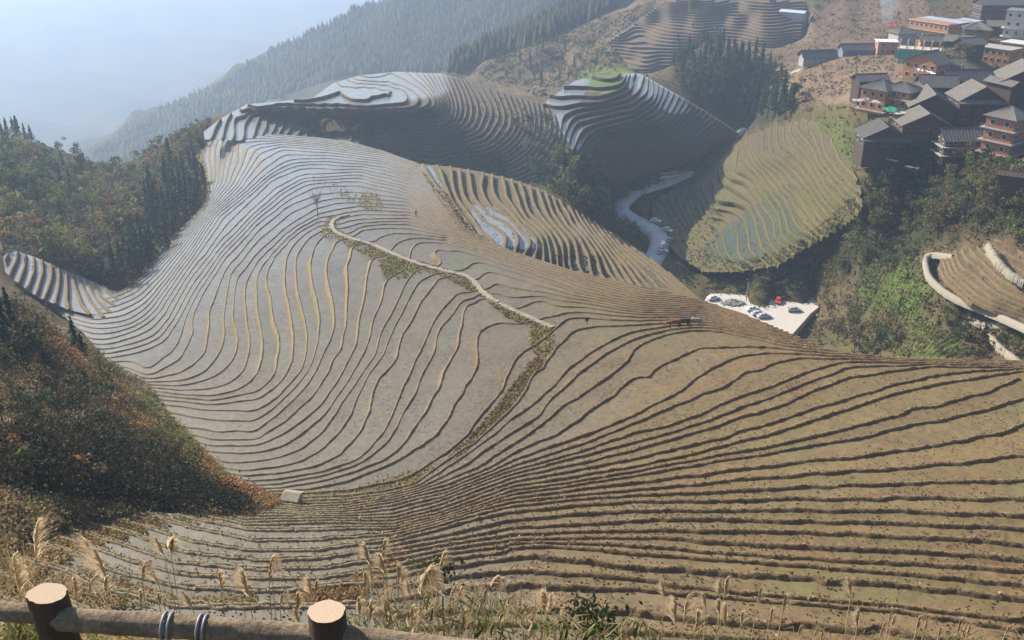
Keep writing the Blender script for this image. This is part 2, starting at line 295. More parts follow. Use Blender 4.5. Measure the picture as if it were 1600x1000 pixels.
class Patch:
    def __init__(s,pts,poly,Dk,amp=.12,ns=30.,step=STEP,lam=2e-3,warp=None):
        s.T=fit(pts,lam); s.poly=poly; s.Dk=Dk
        P=np.array(poly); u0,v0=P.min(0)-step*4; u1,v1=P.max(0)+step*4
        s.us=np.arange(u0,u1,step); s.vs=np.arange(v0,v1,step)
        U,V=np.meshgrid(s.us,s.vs); s.U=U; s.V=V
        s.raw=s.T(np.stack([U,V],-1))
        s.F=s.raw+amp*vnoise(U,V,ns,3)+.5*amp*vnoise(U,V,ns*.4,5)
        s.M=inpoly(U,V,poly); s.step=step
        if warp: s.F=warp(U,V,s.F)
        s.Fr=s.F
        # rim cells: pull their outer corners onto the outline so that the edge is clean
        cell=s.M[:-1,:-1].astype(int)+s.M[:-1,1:]+s.M[1:,:-1]+s.M[1:,1:]; s.cell=cell>0
        rim=np.zeros(s.M.shape,bool)
        for a,b in ((0,0),(0,1),(1,0),(1,1)): rim[a:a+cell.shape[0],b:b+cell.shape[1]]|=s.cell
        rim&=~s.M; ri=np.nonzero(rim); Q=np.stack([U[ri],V[ri]],-1); A=P; B=np.roll(P,-1,0); AB=B-A
        t=np.clip(((Q[:,None]-A)*AB).sum(-1)/((AB**2).sum(-1)+1e-9),0,1); N_=A+AB*t[...,None]; k=((Q[:,None]-N_)**2).sum(-1).argmin(1); N_=N_[np.arange(len(Q)),k]
        s.U=U.copy(); s.V=V.copy(); s.U[ri]=N_[:,0]; s.V[ri]=N_[:,1]; s.F=s.F.copy(); s.F[ri]=s.at(N_[:,0],N_[:,1])
    def at(s,u,v):
        x=(np.asarray(u,float)-s.us[0])/s.step; y=(np.asarray(v,float)-s.vs[0])/s.step
        x=np.clip(x,0,len(s.us)-1.001); y=np.clip(y,0,len(s.vs)-1.001)
        i=x.astype(int); j=y.astype(int); a=x-i; b=y-j; F=s.Fr
        return (F[j,i]*(1-a)+F[j,i+1]*a)*(1-b)+(F[j+1,i]*(1-a)+F[j+1,i+1]*a)*b
    def bands(s):
        """flat treads: {k: (verts(list), faces)} in survey pixels"""
        F,U,V,M=s.F,s.U,s.V,s.M
        ny,nx=F.shape
        out={}
        def add(k,poly):
            vs,fs=out.setdefault(k,([],[])); n=len(vs); vs.extend(poly); fs.append(list(range(n,n+len(poly))))
        fl=np.floor(F).astype(int)
        for j in range(ny-1):
            Mj=s.cell[j]
            for i in np.nonzero(Mj)[0]:
                q=((j,i),(j,i+1),(j+1,i+1),(j+1,i))
                ks=[fl[a] for a in q]; k0,k1=min(ks),max(ks)
                pts=[(U[a],V[a],F[a]) for a in q]
                if k0==k1: add(k0,pts); continue
                for tri in ((pts[0],pts[1],pts[2]),(pts[0],pts[2],pts[3])):
                    t0=math.floor(min(p[2] for p in tri)); t1=math.floor(max(p[2] for p in tri))
                    if t0==t1: add(t0,list(tri)); continue
                    if t1-t0>6: continue
                    rest=list(tri)
                    for k in range(t0,t1+1):
                        lo=_clip(rest,k+1.0,False) if k<t1 else rest
                        if len(lo)>=3: add(k,lo)
                        rest=_clip(rest,k+1.0,True)
                        if len(rest)<3: break
        return out
    def lines(s,k):
        """chained iso-lines of level k, in survey pixels"""
        F=s.F-k-1e-7; M=s.M; U=s.U; V=s.V; ny,nx=F.shape
        seg={}
        cellm=s.cell
        S=F>0; c=S[:-1,:-1].astype(int)+S[:-1,1:]+S[1:,:-1]+S[1:,1:]
        js,is_=np.nonzero(cellm&(c>0)&(c<4))
        links={}
        def pt(e):
            d,j,i=e
            if d==0: a,b=(j,i),(j,i+1)
            else: a,b=(j,i),(j+1,i)
            t=F[a]/(F[a]-F[b]); return (U[a]+(U[b]-U[a])*t,V[a]+(V[b]-V[a])*t)
        for j,i in zip(js,is_):
            es=[]
            if S[j,i]!=S[j,i+1]: es.append((0,j,i))
            if S[j,i+1]!=S[j+1,i+1]: es.append((1,j,i+1))
            if S[j+1,i]!=S[j+1,i+1]: es.append((0,j+1,i))
            if S[j,i]!=S[j+1,i]: es.append((1,j,i))
            for a,b in ((0,1),) if len(es)==2 else ((0,1),(2,3)):
                links.setdefault(es[a],[]).append(es[b]); links.setdefault(es[b],[]).append(es[a])
        seen=set(); res=[]
        starts=[e for e in links if len(links[e])==1]+list(links)
        for e in starts:
            if e in seen: continue
            ch=[e]; seen.add(e); cur=e
            while True:
                nx_=[q for q in links[cur] if q not in seen]
                if not nx_: break
                cur=nx_[0]; seen.add(cur); ch.append(cur)
            if len(ch)>=3: res.append(np.array([pt(q) for q in ch]))
        return res
def _clip(poly,lv,above):
    out=[]; n=len(poly)
    for i in range(n):
        a=poly[i]; b=poly[(i+1)%n]
        ia=(a[2]>=lv)==above or a[2]==lv; ib=(b[2]>=lv)==above or b[2]==lv
        if ia: out.append(a)
        if ia!=ib and a[2]!=lv and b[2]!=lv:
            t=(lv-a[2])/(b[2]-a[2]); out.append((a[0]+(b[0]-a[0])*t,a[1]+(b[1]-a[1])*t,lv))
    return out
# ---------------------------------------------------------------- terraced hills
M_field=mat('paddy_mud',attr='col',rough=.5,wet='wet',noise=[(1.3,.55),(.35,.35),(7,.35)],bump=.05,bscale=2.2,dark=.5,spots=(2.2,.55))
M_bund=mat('bund_earth',attr='col',rough=.95,noise=[(3.0,.5),(.8,.5)],bump=.10,bscale=5,spec=.15)
M_ground=mat('rough_ground',attr='col',rough=1,noise=[(.05,.6),(.35,.6),(1.7,.5)],bump=.5,bscale=.8,spec=.1)
ZB=0.0
def ramp(x,xs,cs):
    cs=np.array(cs,float); return np.stack([np.interp(x,xs,cs[:,i]) for i in range(3)],-1)
TUFT=[]
def offsets(s,pix,k,kn):
    """world line at level k, horizontal outward normal and spacing"""
    u,v=pix[:,0],pix[:,1]; Dk=s.Dk(k)
    P=unproj(u,v,Dk); e=2.0
    gu=(s.at(u+e,v)-s.at(u-e,v))/(2*e); gv=(s.at(u,v+e)-s.at(u,v-e))/(2*e); g=np.hypot(gu,gv)+1e-6
    st=np.clip(1/g,.5,40)
    Q=unproj(u-gu/g*st,v-gv/g*st,s.Dk(k-1)); R=unproj(u,v,s.Dk(k-1))
    T=np.gradient(P,axis=0); T[:,2]=0; T/=np.linalg.norm(T,axis=1)[:,None]+1e-9
    Nn=np.stack([T[:,1],-T[:,0],0*T[:,0]],-1)
    sg=np.sign(((Q-P)*Nn).sum(1)); sg=np.sign(np.median(sg)) or 1.; Nn*=sg
    sp=np.abs(((Q-P)*Nn).sum(1)); need=((R-P)*Nn).sum(1)
    return P,Nn,sp,need
def smooth(a,n=1):
    for _ in range(n):
        b=a.copy(); b[1:-1]=(a[:-2]+2*a[1:-1]+a[2:])/4; a=b
    return a
def build_hill(name,s,colf,wetf,bundcol,risercol,hb=.29,wb=.30,props=None,minlen=4,rough=.5,wname='paddy_field',seed=0,ff=None):
    root=empty(name,**(props or {})); root['kind']='structure'
    rs=np.random.RandomState(seed+5)
    for k,(vs,fs) in sorted(s.bands().items()):
        if len(fs)<6: continue
        A=np.array(vs); key=np.round(A[:,:2]*50).astype(np.int64); _,ix,inv=np.unique(key,axis=0,return_index=True,return_inverse=True); inv=inv.ravel()
        A=A[ix]; f2=[]
        for f in fs:
            g=[int(inv[i]) for i in f]; h=[g[i] for i in range(len(g)) if g[i]!=g[i-1]]
            if len(set(h))>=3 and len(set(h))==len(h): f2.append(h)
        P=unproj(A[:,0],A[:,1],s.Dk(k)+0*A[:,0])
        o=mesh_obj(wname,P,f2,M_field,root)
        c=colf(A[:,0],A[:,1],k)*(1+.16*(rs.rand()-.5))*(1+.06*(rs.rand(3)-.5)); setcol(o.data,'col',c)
        wv=np.clip(wetf(A[:,0],A[:,1],k)+.25*(rs.rand()-.5),0,1); a=o.data.attributes.new('wet','FLOAT','POINT'); a.data.foreach_set('value',wv.astype(np.float32))
        for ch in s.lines(k):
            if len(ch)<minlen: continue
            ch=smooth(ch,2); P,Nn,sp,need=offsets(s,ch,k,k)
            L=np.r_[0,np.cumsum(np.linalg.norm(np.diff(P,axis=0),axis=1))]
            d=np.linalg.norm(P,axis=1).mean(); ds=max(.22,d*.0032); n=int(L[-1]/ds)+1
            if n<3: continue
            t=np.linspace(0,L[-1],n); I=lambda a:np.stack([np.interp(t,L,a[:,i]) for i in range(a.shape[1])],-1)
            P=I(P);Nn=I(Nn); sp=smooth(np.interp(t,L,sp),3); need=smooth(np.interp(t,L,need),3); pu=np.interp(t,L,ch[:,0]); pv=np.interp(t,L,ch[:,1])
            step=abs(s.Dk(k-1)-s.Dk(k)); q=np.clip(sp/2.6,.22,1)
            lump=smooth(rs.randn(n),1); lump2=smooth(rs.randn(n),6)
            hs_=np.interp(d,(60,85,150),(1.12,1.0,.82)) if ff else 1.
            H=hb*q*hs_*(1+.15*lump+.12*lump2); W=wb*q*hs_*(1+.12*lump+.1*lump2)
            foot=np.maximum(.25+.25*q,need+.12); foot=np.minimum(foot,np.maximum(sp*.9,need+.02)); foot=np.maximum(foot,W*.5+.05)
            if ff: foot=np.maximum(foot,np.minimum(sp*smooth(ff(pu,pv,k),3)*(1+.1*lump2),np.maximum(need,0)+1.5))
            z=lambda h:np.stack([0*h,0*h,h],-1)
            jt=lambda a:(rs.rand(n,1)-.5)*a*Nn+z((rs.rand(n)-.5)*a)
            cl=.10*q[:,None] if d<120 else .05
            prof=[P+Nn*(-(W*.5+.22*q))[:,None]+z(-.06+0*H),
                  P+Nn*(-(W*.5+.04))[:,None]+z(.55*H)+jt(1)*cl,
                  P+Nn*(-W*.25)[:,None]+z(H)+jt(1)*cl,
                  P+Nn*(W*.3)[:,None]+z(H*.92)+jt(1)*cl,
                  P+Nn*(W*.55)[:,None]+z(H*.45)+jt(1)*cl,
                  P+Nn*(W*.5+(foot-W*.5)*.45)[:,None]+z(-step*.5+0*H)+jt(1)*cl*1.5,
                  P+Nn*(foot)[:,None]+z(-step-.08+0*H)]
            if ff and d<135: TUFT.append(np.concatenate([P+z(H)+Nn*.05,P+Nn*(W*.6)[:,None]+z(-.1+0*H)]))
            m=len(prof); V=np.stack(prof,1).reshape(-1,3)
            a=np.arange(n-1)[:,None]*m+np.arange(m-1)[None]; F=np.stack([a,a+1,a+m+1,a+m],-1).reshape(-1,4)
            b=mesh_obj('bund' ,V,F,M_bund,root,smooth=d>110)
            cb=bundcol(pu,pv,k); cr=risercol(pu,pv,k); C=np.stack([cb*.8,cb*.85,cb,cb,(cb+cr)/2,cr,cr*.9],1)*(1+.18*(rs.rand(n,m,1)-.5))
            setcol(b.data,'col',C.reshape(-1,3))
    return root
A3=lambda c:np.array(c,float)
TAN=A3((.245,.175,.083)); GREY=A3((.20,.183,.14)); PALE=A3((.33,.35,.35)); EARTH=A3((.19,.125,.07)); DRY=A3((.36,.255,.13)); GOLD=A3((.30,.22,.115)); GREEN=A3((.12,.15,.03))
def lerp(a,b,t): t=np.clip(np.asarray(t,float),0,1)[...,None]; return a*(1-t)+b*t
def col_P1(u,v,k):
    x=lerp(TAN,GREY,(1050-u)/450+vnoise(u,v,120,9)*.3); x=lerp(x,PALE,(500-v)/170+(380-u)/300)  # PALE blend paints in the silvery sheen of the wetter fields
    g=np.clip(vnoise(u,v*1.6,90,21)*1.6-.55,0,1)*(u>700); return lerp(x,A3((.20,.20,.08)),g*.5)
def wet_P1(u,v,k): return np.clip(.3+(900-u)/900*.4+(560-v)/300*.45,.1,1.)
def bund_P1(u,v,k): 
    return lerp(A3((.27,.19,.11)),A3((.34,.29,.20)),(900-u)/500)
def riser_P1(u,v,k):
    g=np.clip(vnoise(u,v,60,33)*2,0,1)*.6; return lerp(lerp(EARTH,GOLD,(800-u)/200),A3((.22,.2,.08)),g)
print('patches')
def warp1(u,v,F):
    # the fields at the lower left are twice as tall: pairs of levels share one bank
    b=np.floor(F/2)*2; x=F-b; g=b+np.where(x<.18,x/.18*1.06,1.06+(x-.18)/1.82*.94)
    w=np.clip((640-u)/90,0,1)*np.clip((F-6.5)/2,0,1); return F*(1-w)+g*w
H1=Patch(P1,P1_poly,D1,.10,34,warp=warp1); H1b=Patch(P1b,P1b_poly,lambda F:88+1.15*np.asarray(F),.4,50,step=3.)
H2=Patch(P2,P2_poly,D2,.2,40,step=3.); H3=Patch(P3,P3_poly,D3,.2,45,step=3.); H4=Patch(P4,P4_poly,D4,.55,50,step=3.)
H5=Patch(P5,P5_poly,D5,1.2,50,step=3.); H6=Patch(P6,P6_poly,D6,.1,20,step=3.); H7=Patch(P7,P7_poly,D7,.2,30,step=4.)
# Dk falls with k for hills indexed upward; flip the ones indexed downward
class Flip:
    pass
def flip(h):
    h.F=-h.F; h.Fr=-h.Fr; h.raw=-h.raw; f=h.Dk; h.Dk=lambda k:f(-np.asarray(k)); return h
for h in (H1b,H4,H5,H6,H7): flip(h)

def ff_P1(u,v,k):
    g=np.clip(vnoise(u,v*.5+k*13,70,51)*.9+.55,0,1)
    a=inpoly(u,v,[(300,215),(450,215),(440,270),(380,330),(330,330),(310,290)])*.42
    b=inpoly(u,v,[(300,400),(520,400),(700,440),(720,600),(640,680),(500,700),(330,640),(290,520)])*.22*g*np.clip(vnoise(u,v,22,61)*1.5+.9,.2,1)
    c=np.clip((860-u)/150,0,1)*np.clip((760-v)/60,0,1)*(.07+.10*g)
    return np.maximum(np.maximum(a,b),c)
# ---------------------------------------------------------------- the ground sheet
G2='houses of the hillside village'
def house_list():
  return [('house',1378,208,292,11.4,9,4.5,-4,'dark gabled house at the lower left corner of the village',dict(roof='gy',skirt=True,win=(3,1))),
('house',1441,189,292,12.4,9.5,5.5,-6,'dark gabled house with pale window panels right of the lowest left one',dict(roof='gy',skirt=False,win=(5,2),rm=M_tile2)),
('house',1513,213,282,14.2,6,5,0,'wide dark house with a red balcony rail below its long tiled roof',dict(roof='gx',bands=2,win=(5,2),rail=M_brick,pitch=.7)),
('house',1452,158,305,12,14,6,-12,'house with a big pale sunlit roof slope behind the dark gabled pair',dict(roof='gy',rm=M_tile2,pitch=.55)),
('house',1525,150,300,12,10,8,-3,'tall dark timber house with a sunlit left roof slope and a porch roof',dict(roof='gy',skirt=True,win=(3,3),rm=M_tile2,post=True,pitch=.6)),
('hotel',1578,180,270,7.5,8,14,-55,'narrow brick hotel with stacked balconies at the right edge',dict(wall=M_brick,roof='hip',bands=4,win=(2,4),rm=M_tile2,cat='hotel')),
('house',1598,120,300,12,16,9,-20,'big house at the right edge whose pale roof slope faces the sun',dict(roof='gy',rm=M_tile2,pitch=.6)),
('house',1530,128,325,22,10,7,2,'very long dark roof behind the tall timber house',dict(roof='gx',pitch=.75)),
('house',1377,136,312,8,8,7,-50,'bright orange timber house under a grey hipped roof',dict(wall=M_orange,roof='hip',bands=1,win=(3,2))),
('house',1409,138,310,9,8,8,-48,'three-storey orange house with cream balcony bands',dict(wall=M_orange,roof='hip',bands=3,win=(3,3),band_m=M_cream,pitch=.4)),
('house',1464,130,322,10,8,5,-10,'low house whose grey roof slope faces the viewer behind the banded orange house',dict(roof='gx',pitch=.6)),
('house',1450,94,365,12,9,7,-52,'orange-walled house under a square grey roof below the white columns',dict(wall=M_orange,roof='gy',bands=1,win=(4,2))),
('house',1482,98,368,9,6,4,-8,'low house with blue-grey wall panels',dict(wall=M_blue,roof='gx')),
('house',1386,64,440,8,7,8,-8,'pinkish three-storey house with a white roof slab and dark square windows',dict(wall=M_pink,roof='flat',rm=M_whit,win=(2,3))),
('hotel',1468,32,470,21,13,17,-62,'big orange hotel with four storeys and a white sheet roof',dict(wall=M_orange,roof='shed',rm=M_metal,bands=4,win=(8,4),pitch=.02,cat='hotel',oh=.6)),
('house',1508,32,485,9,10,14,-62,'annexe with a small white roof joined behind the big orange hotel',dict(wall=M_brick,roof='shed',rm=M_metal,pitch=.02,win=(2,4))),
('barn',1278,86,440,14,5,3.5,6,'long grey-roofed shed with a white gable end left of the village',dict(wall=M_conc,roof='gx',pitch=.8,cat='shed',deep=.4)),
('barn',1342,75,445,15,5,4,3,'dark long shed between the white-gabled shed and the pinkish house',dict(wall=M_blue,roof='gx',pitch=.7,cat='shed',deep=.4)),
('hotel',1562,74,405,13,9,9,38-90,'orange hotel with small arched windows and a flat roof at the right',dict(wall=M_orange,roof='flat',rm=M_conc,win=(5,3),cat='hotel')),
('hotel',1590,66,418,9,9,9,-52,'upper block of the orange flat-roofed hotel with a pale parapet',dict(wall=M_orange,roof='flat',rm=M_frame,win=(3,3),cat='hotel')),
('hotel',1598,16,430,10,10,15,-35,'cream rendered hotel with square balcony openings at the top right corner',dict(wall=M_cream,roof='flat',rm=M_tile2,bands=3,band_m=M_cream,win=(3,4),cat='hotel')),
('house',1561,5,500,20,9,12,2,'large dark timber house with rows of pale windows at the top edge',dict(roof='gx',win=(9,3),pitch=.5)),
('house',1527,44,440,10,8,4,-20,'low house with a pale hipped roof beside the big orange hotel',dict(roof='hip',rm=M_tile2,wall=M_brick)),
('house',1500,62,415,10,7,4,-30,'low house with light grey roof tiles under the big orange hotel',dict(roof='gx',rm=M_tile2)),
('house',1516,66,400,8,7,5,15,'small house with a dark roof right of the power pole',dict(roof='gx')),
('house',1560,38,455,9,7,5,-10,'small house with a grey gabled roof below the top-edge timber house',dict(roof='gx',rm=M_tile2)),
('house',1412,50,455,9,8,5,10,'low house with a pale rounded roof behind the white columns',dict(roof='hip',rm=M_tile2,wall=M_conc)),
('house',1460,62,425,11,6,5,-12,'house with patched grey lean-to roof beneath the big hotel',dict(roof='gx',wall=M_orange)),
('shelter',1592,272,240,8,3,3,-28,'open wooden shelter with a plank roof at the right edge',dict(roof='gx',rm=M_darkwood,pitch=.3,cat='shelter')),
('barn',1240,18,600,14,5,3,-38,'pale long roof low on the brown slope at the top',dict(wall=M_conc,roof='gx',rm=M_metal,pitch=.3,cat='shed')),
('house',1568,128,295,3,9,6,22,'narrow lean-to with a pale roof strip beside the tall timber house',dict(roof='gy',rm=M_tile2)),
('house',1438,142,318,7,7,6,-10,'small dark-roofed house squeezed behind the banded orange house',dict(roof='gy')),
('house',1560,212,280,5,6,6,0,'dark shed between the wide house and the brick hotel',dict(roof='gx')),
('house',1360,122,322,9,5,3,8,'low dark-roofed outbuilding beside the bright orange house',dict(roof='gx')),]
CT=[(0,470,49),(60,500,52),(130,540,59.5),(200,585,67.5),(250,640,67.5),(300,690,64.5),(360,745,61),(440,783,58),
(0,600,45),(100,620,50.5),(200,700,53),(100,720,43),(300,770,53),(0,750,38.5),(0,850,36),(100,800,40.5),(200,790,47),
(100,395,86),(100,380,90),(60,330,90),(60,280,88),(0,300,85),(0,380,87),(250,420,93),(290,330,98),(200,380,96),(240,280,97),(200,330,97),(300,195,95),(160,300,100),(120,250,108),(60,217,108),(0,212,107),(150,264,118),(180,440,92),
(650,0,160),(560,30,190),(500,60,220),(400,100,262),(330,140,300),(200,200,350),(140,250,390),(650,100,208),(560,110,224),(450,160,271),(350,180,298),(800,60,165),(800,0,150),(950,10,126),(750,100,181),(600,60,195),(700,50,180),
(720,112,132),(850,55,111),(960,15,96),(1030,0,90),(800,120,124),(850,130,122),(900,90,112),(950,110,105),(880,140,111),
(1300,30,80),(1400,20,74),(1500,10,68),(1600,0,62),(1250,90,87),(1200,80,88),(1150,100,90),(1100,150,101),(1200,160,95.6),(1180,190,101),
(1230,120,85),(1330,110,75.5),(1400,130,70),(1300,160,83),(1250,168,88),(1340,150,76),(1360,230,78),(1560,280,72),
(1400,280,82.6),(1450,320,86),(1550,330,78),(1600,330,75),(1400,360,98),(1300,400,113),(1200,430,116),(1150,440,120.5),(1250,425,117),(1450,380,92),(1150,452,122.5),(1210,452,122.5),(1260,448,121),(1150,475,126),(1200,480,126),(1270,465,126),(1270,500,126),(1300,450,119.7),(1340,480,116),(1400,450,105),(1450,430,97),(1400,550,114),(1500,550,108),(1600,560,99),(1600,520,95),
(1020,395,122),(1035,365,121.7),(985,335,120),(960,320,119),(970,300,118),(1035,282,117.8),(1070,272,117.4),(1145,205,115),(900,280,114),(880,250,113),(920,330,117),(960,380,121),(860,290,109),(1090,480,126),(1060,450,124)]
RT=[]  # azimuth (rad), distance, drop
for az in (-.95,-.6,-.3,0,.3,.6,.95):
    for r,D in ((.5,1.9),(1.5,2.5),(2.5,3.3),(3.3,3.8),(4.5,5.3),(6,7.2),(9,11),(15,18.5),(25,27.5),(36,35.5)): RT.append((az,r,D*(1 if r<2.5 else 1-.10*min(1,abs(az)/.5)*(1 if r>4 else .3))))
    RT+= [(az,3500,640),(az,7000,600)]
    if az<.1: RT.append((az,2300,540))
for az in (.6,.95): RT+=[(az,60,38),(az,100,52),(az,160,76),(az,240,78),(az,500,45),(az,900,60),(az,1500,120)]
RT+=[(a,r,D) for a in (.17,.23,.29) for r,D in ((150,78),(190,103),(230,122),(255,128),(278,128))]+[(a,r,D) for a in (.35,.39) for r,D in ((150,80),(185,103),(230,116))]+[(.335,255,123),(.335,275,127)]+[(.45,150,82),(.45,180,100),(.09,200,92),(.09,250,112),(.5,150,80),(.5,180,92)]
RT+=[(-.145,560,120),(-.24,540,125),(-.037,580,122),(-.31,500,125),(-.145,600,150),(-.24,600,175)]
for az in (-.7,-.95): RT+=[(az,60,34),(az,100,40),(az,180,62),(az,300,80),(az,500,110),(az,900,240),(az,1500,390)]
AZ=[];LR=[];DD=[]
def addp(P):
    AZ.extend(np.arctan2(P[:,0],P[:,1])); LR.extend(np.log(np.hypot(P[:,0],P[:,1]))); DD.extend(-P[:,2])
c=np.array(CT,float); addp(unproj(c[:,0],c[:,1],c[:,2]))
for h,g in ((H1,36),(H1b,26),(H2,26),(H3,26),(H4,30),(H5,40),(H6,24),(H7,34)):
    P=np.array(h.poly); uu,vv=np.meshgrid(np.arange(P[:,0].min()+4,P[:,0].max(),g),np.arange(P[:,1].min()+4,P[:,1].max(),g)); uu=uu.ravel();vv=vv.ravel()
    m=inpoly(uu,vv,h.poly); addp(unproj(uu[m],vv[m],h.Dk(h.at(uu[m],vv[m]))))

# roads and the car park: level image outlines the ground must stay under
ROADS=[('road',[(1085,262,117.2),(1060,272,117.4),(1035,283,117.7),(1010,290,118),(985,300,118.3),(972,312,118.7),(966,325,119),(985,338,119.6),(1010,350,120.3),(1028,362,121),(1033,378,121.6),(1022,398,122.2),(1012,420,123)],6.0,'M_road'),
 ('road',[(1165,200,114.6),(1140,212,115.5),(1128,219,116)],3.2,'M_road'),
 ('path',[(1490,398,90),(1460,394,92),(1447,398,93),(1447,410,94),(1452,430,94.8),(1475,452,95.2),(1500,466,95),(1540,482,94),(1575,496,92.5),(1610,512,91)],1.1,'M_pale'),
 ('path',[(1505,470,97),(1530,500,98.5),(1560,535,98.5),(1590,560,98),(1610,580,97.5)],1.2,'M_path'),
 ('path',[(1503,501,99.5),(1540,504,97.5),(1590,502,93.5)],.7,'M_pale'),
 ('path',[(1545,380,83.5),(1560,405,83.8),(1580,425,84),(1605,440,84)],1.3,'M_path')]
CARPARK=[(1095,476),(1110,459),(1150,458),(1210,459),(1262,457),(1287,458),(1284,476),(1266,490),(1258,500),(1240,520),(1225,540),(1180,515),(1120,495)]
class Shelf:
    def __init__(s,poly,pts,mg=1.3): s.poly=poly; s.p=np.array(pts,float); s.mg=mg
    def Dk(s,x): return np.asarray(x,float)
    def at(s,u,v):
        w=1/((u[...,None]-s.p[:,0])**2+(v[...,None]-s.p[:,1])**2+4)**1.5; return (w*s.p[:,2]).sum(-1)/w.sum(-1)
SH=[Shelf(CARPARK,[(1200,480,125.2)])]
for nm_,pl,w_,m_ in ROADS:
    a=np.array(pl,float); k=np.linspace(0,len(a)-1,24); q=np.stack([np.interp(k,np.arange(len(a)),a[:,i]) for i in range(3)],-1)
    T=np.gradient(q[:,:2],axis=0); T/=np.linalg.norm(T,axis=1)[:,None]; wd=w_*FPX/np.linalg.norm(unproj(q[:,0],q[:,1],q[:,2]),axis=1)*.62+2
    Nn=np.stack([T[:,1],-T[:,0]],-1)*wd[:,None]; SH.append(Shelf([tuple(x) for x in q[:,:2]+Nn]+[tuple(x) for x in (q[:,:2]-Nn)[::-1]],q,1.3 if nm_=='road' else .6)); addp(unproj(q[:,0],q[:,1],q[:,2]+.4))
for nm_ in ('M_darkwood','M_tile','M_tile2','M_brick','M_orange','M_cream','M_pink','M_conc','M_blue','M_metal','M_whit','M_frame'): globals()[nm_]=None
for q_ in house_list():
    P_=uvd(q_[1],q_[2],1.0); P_=P_/np.linalg.norm(P_)*0+np.array([(q_[1]-800)/FPX,CP+(500-q_[2])/FPX*SP,-(SP-(500-q_[2])/FPX*CP)])*q_[3]; P_[2]-=q_[6]
    addp(P_[None])
for a,r,D in RT: AZ.append(a);LR.append(math.log(r));DD.append(D)
AZ=np.array(AZ);LR=np.array(LR);DD=np.array(DD)
TG=TPS(np.c_[AZ*4,LR*2.2],DD/np.exp(LR)**.5,lam=2e-3,scale=1.)
NA,NR=461,400
az=np.linspace(-1.0,1.0,NA); lr=np.linspace(math.log(.6),math.log(7000),NR)
GA,GL=np.meshgrid(az,lr); GD=TG(np.stack([GA*4,GL*2.2],-1))*np.exp(GL)**.5
R=np.exp(GL); X=R*np.sin(GA); Y=R*np.cos(GA)
wmid=np.clip((R-12)/60,0,1)
GD=GD+wmid*R*.006*(vnoise(X/np.maximum(R,1)*900,GL*900,40,4)+.6*vnoise(X/np.maximum(R,1)*900,GL*900,17,8))*np.where(R>600,1.6,.6)
GD=np.clip(GD,1.2,690)
HILLS=(H1,H1b,H2,H3,H4,H5,H6,H7)
act=np.nonzero(((R<900)&(R>3.2)).ravel())[0]; gd=GD.ravel(); xr,yr,rr=X.ravel(),Y.ravel(),R.ravel()
SURF=[]
for h in list(HILLS)+SH:
    pp=np.array(h.poly); SURF.append((h,pp.min(0)-8,pp.max(0)+8,abs(h.Dk(1.)-h.Dk(0.)) if h in HILLS else .3))
for it in range(160):
    P=np.stack([xr[act],yr[act],-gd[act]],-1); u,v=proj(P); f=P[:,1]*CP-P[:,2]*SP; bad=np.zeros(len(act),bool)
    for h,lo,hi,stp in SURF:
        c=np.nonzero((f>1)&(u>lo[0])&(u<hi[0])&(v>lo[1])&(v<hi[1])&~bad)[0]
        if not len(c): continue
        uu,vv,ra=u[c],v[c],rr[act[c]]; fr=ra>200
        m=inpoly(uu,vv,h.poly)|(fr&(inpoly(uu+6,vv,h.poly)|inpoly(uu-6,vv,h.poly)|inpoly(uu,vv+6,h.poly)|inpoly(uu,vv+12,h.poly)))
        c=c[m]; 
        if not len(c): continue
        Dp=h.Dk(h.at(uu[m],vv[m])); bad[c]|=gd[act[c]]<(Dp+h.mg if stp==.3 else Dp+1.15*stp+.25+np.where(fr[m],np.where(rr[act[c]]>300,1.9,.8),0))
    act=act[bad]
    if not len(act): break
    gd[act]+=np.where(rr[act]<60,.5,.4)
GD=gd.reshape(GD.shape)
for _ in range(4):   # wear down the isolated humps left between lowered places
    B=GD.copy(); B[1:-1,1:-1]=(GD[1:-1,1:-1]*2+GD[:-2,1:-1]+GD[2:,1:-1]+GD[1:-1,:-2]+GD[1:-1,2:])/6
    GD=np.where((R>120)&(R<600),np.maximum(GD,B),GD)
print('push iterations',it)
def sheetD(x,y):
    a=np.clip((np.arctan2(x,y)-az[0])/(az[1]-az[0]),0,NA-1.001); l=np.clip((np.log(np.hypot(x,y)+1e-9)-lr[0])/(lr[1]-lr[0]),0,NR-1.001)
    i=a.astype(int); j=l.astype(int); a=a-i; b=l-j
    return (GD[j,i]*(1-a)+GD[j,i+1]*a)*(1-b)+(GD[j+1,i]*(1-a)+GD[j+1,i+1]*a)*b
TT=np.exp(np.linspace(math.log(4),math.log(4500),900))
def hit(u,v):
    """where the sight line through a survey pixel meets the ground sheet"""
    u=np.atleast_1d(np.asarray(u,float)); v=np.atleast_1d(np.asarray(v,float)); out=np.zeros((len(u),3))
    for a in range(0,len(u),3000):
        x=(u[a:a+3000]-800)/FPX; y=(500-v[a:a+3000])/FPX
        d=np.stack([x,CP+y*SP,-(SP-y*CP)],-1)
        P=d[:,None,:]*TT[None,:,None]; below=(-P[...,2])>sheetD(P[...,0],P[...,1]); below[:,-1]=True
        k=below.argmax(1); out[a:a+3000]=P[np.arange(len(k)),k]
    out[:,2]=-sheetD(out[:,0],out[:,1]); return out
def onhill(h,u,v,lift=0.):
    F=h.at(u,v); k=np.floor(F); D=h.Dk(k); P=unproj(u,v,D); P[...,2]+=lift; return P
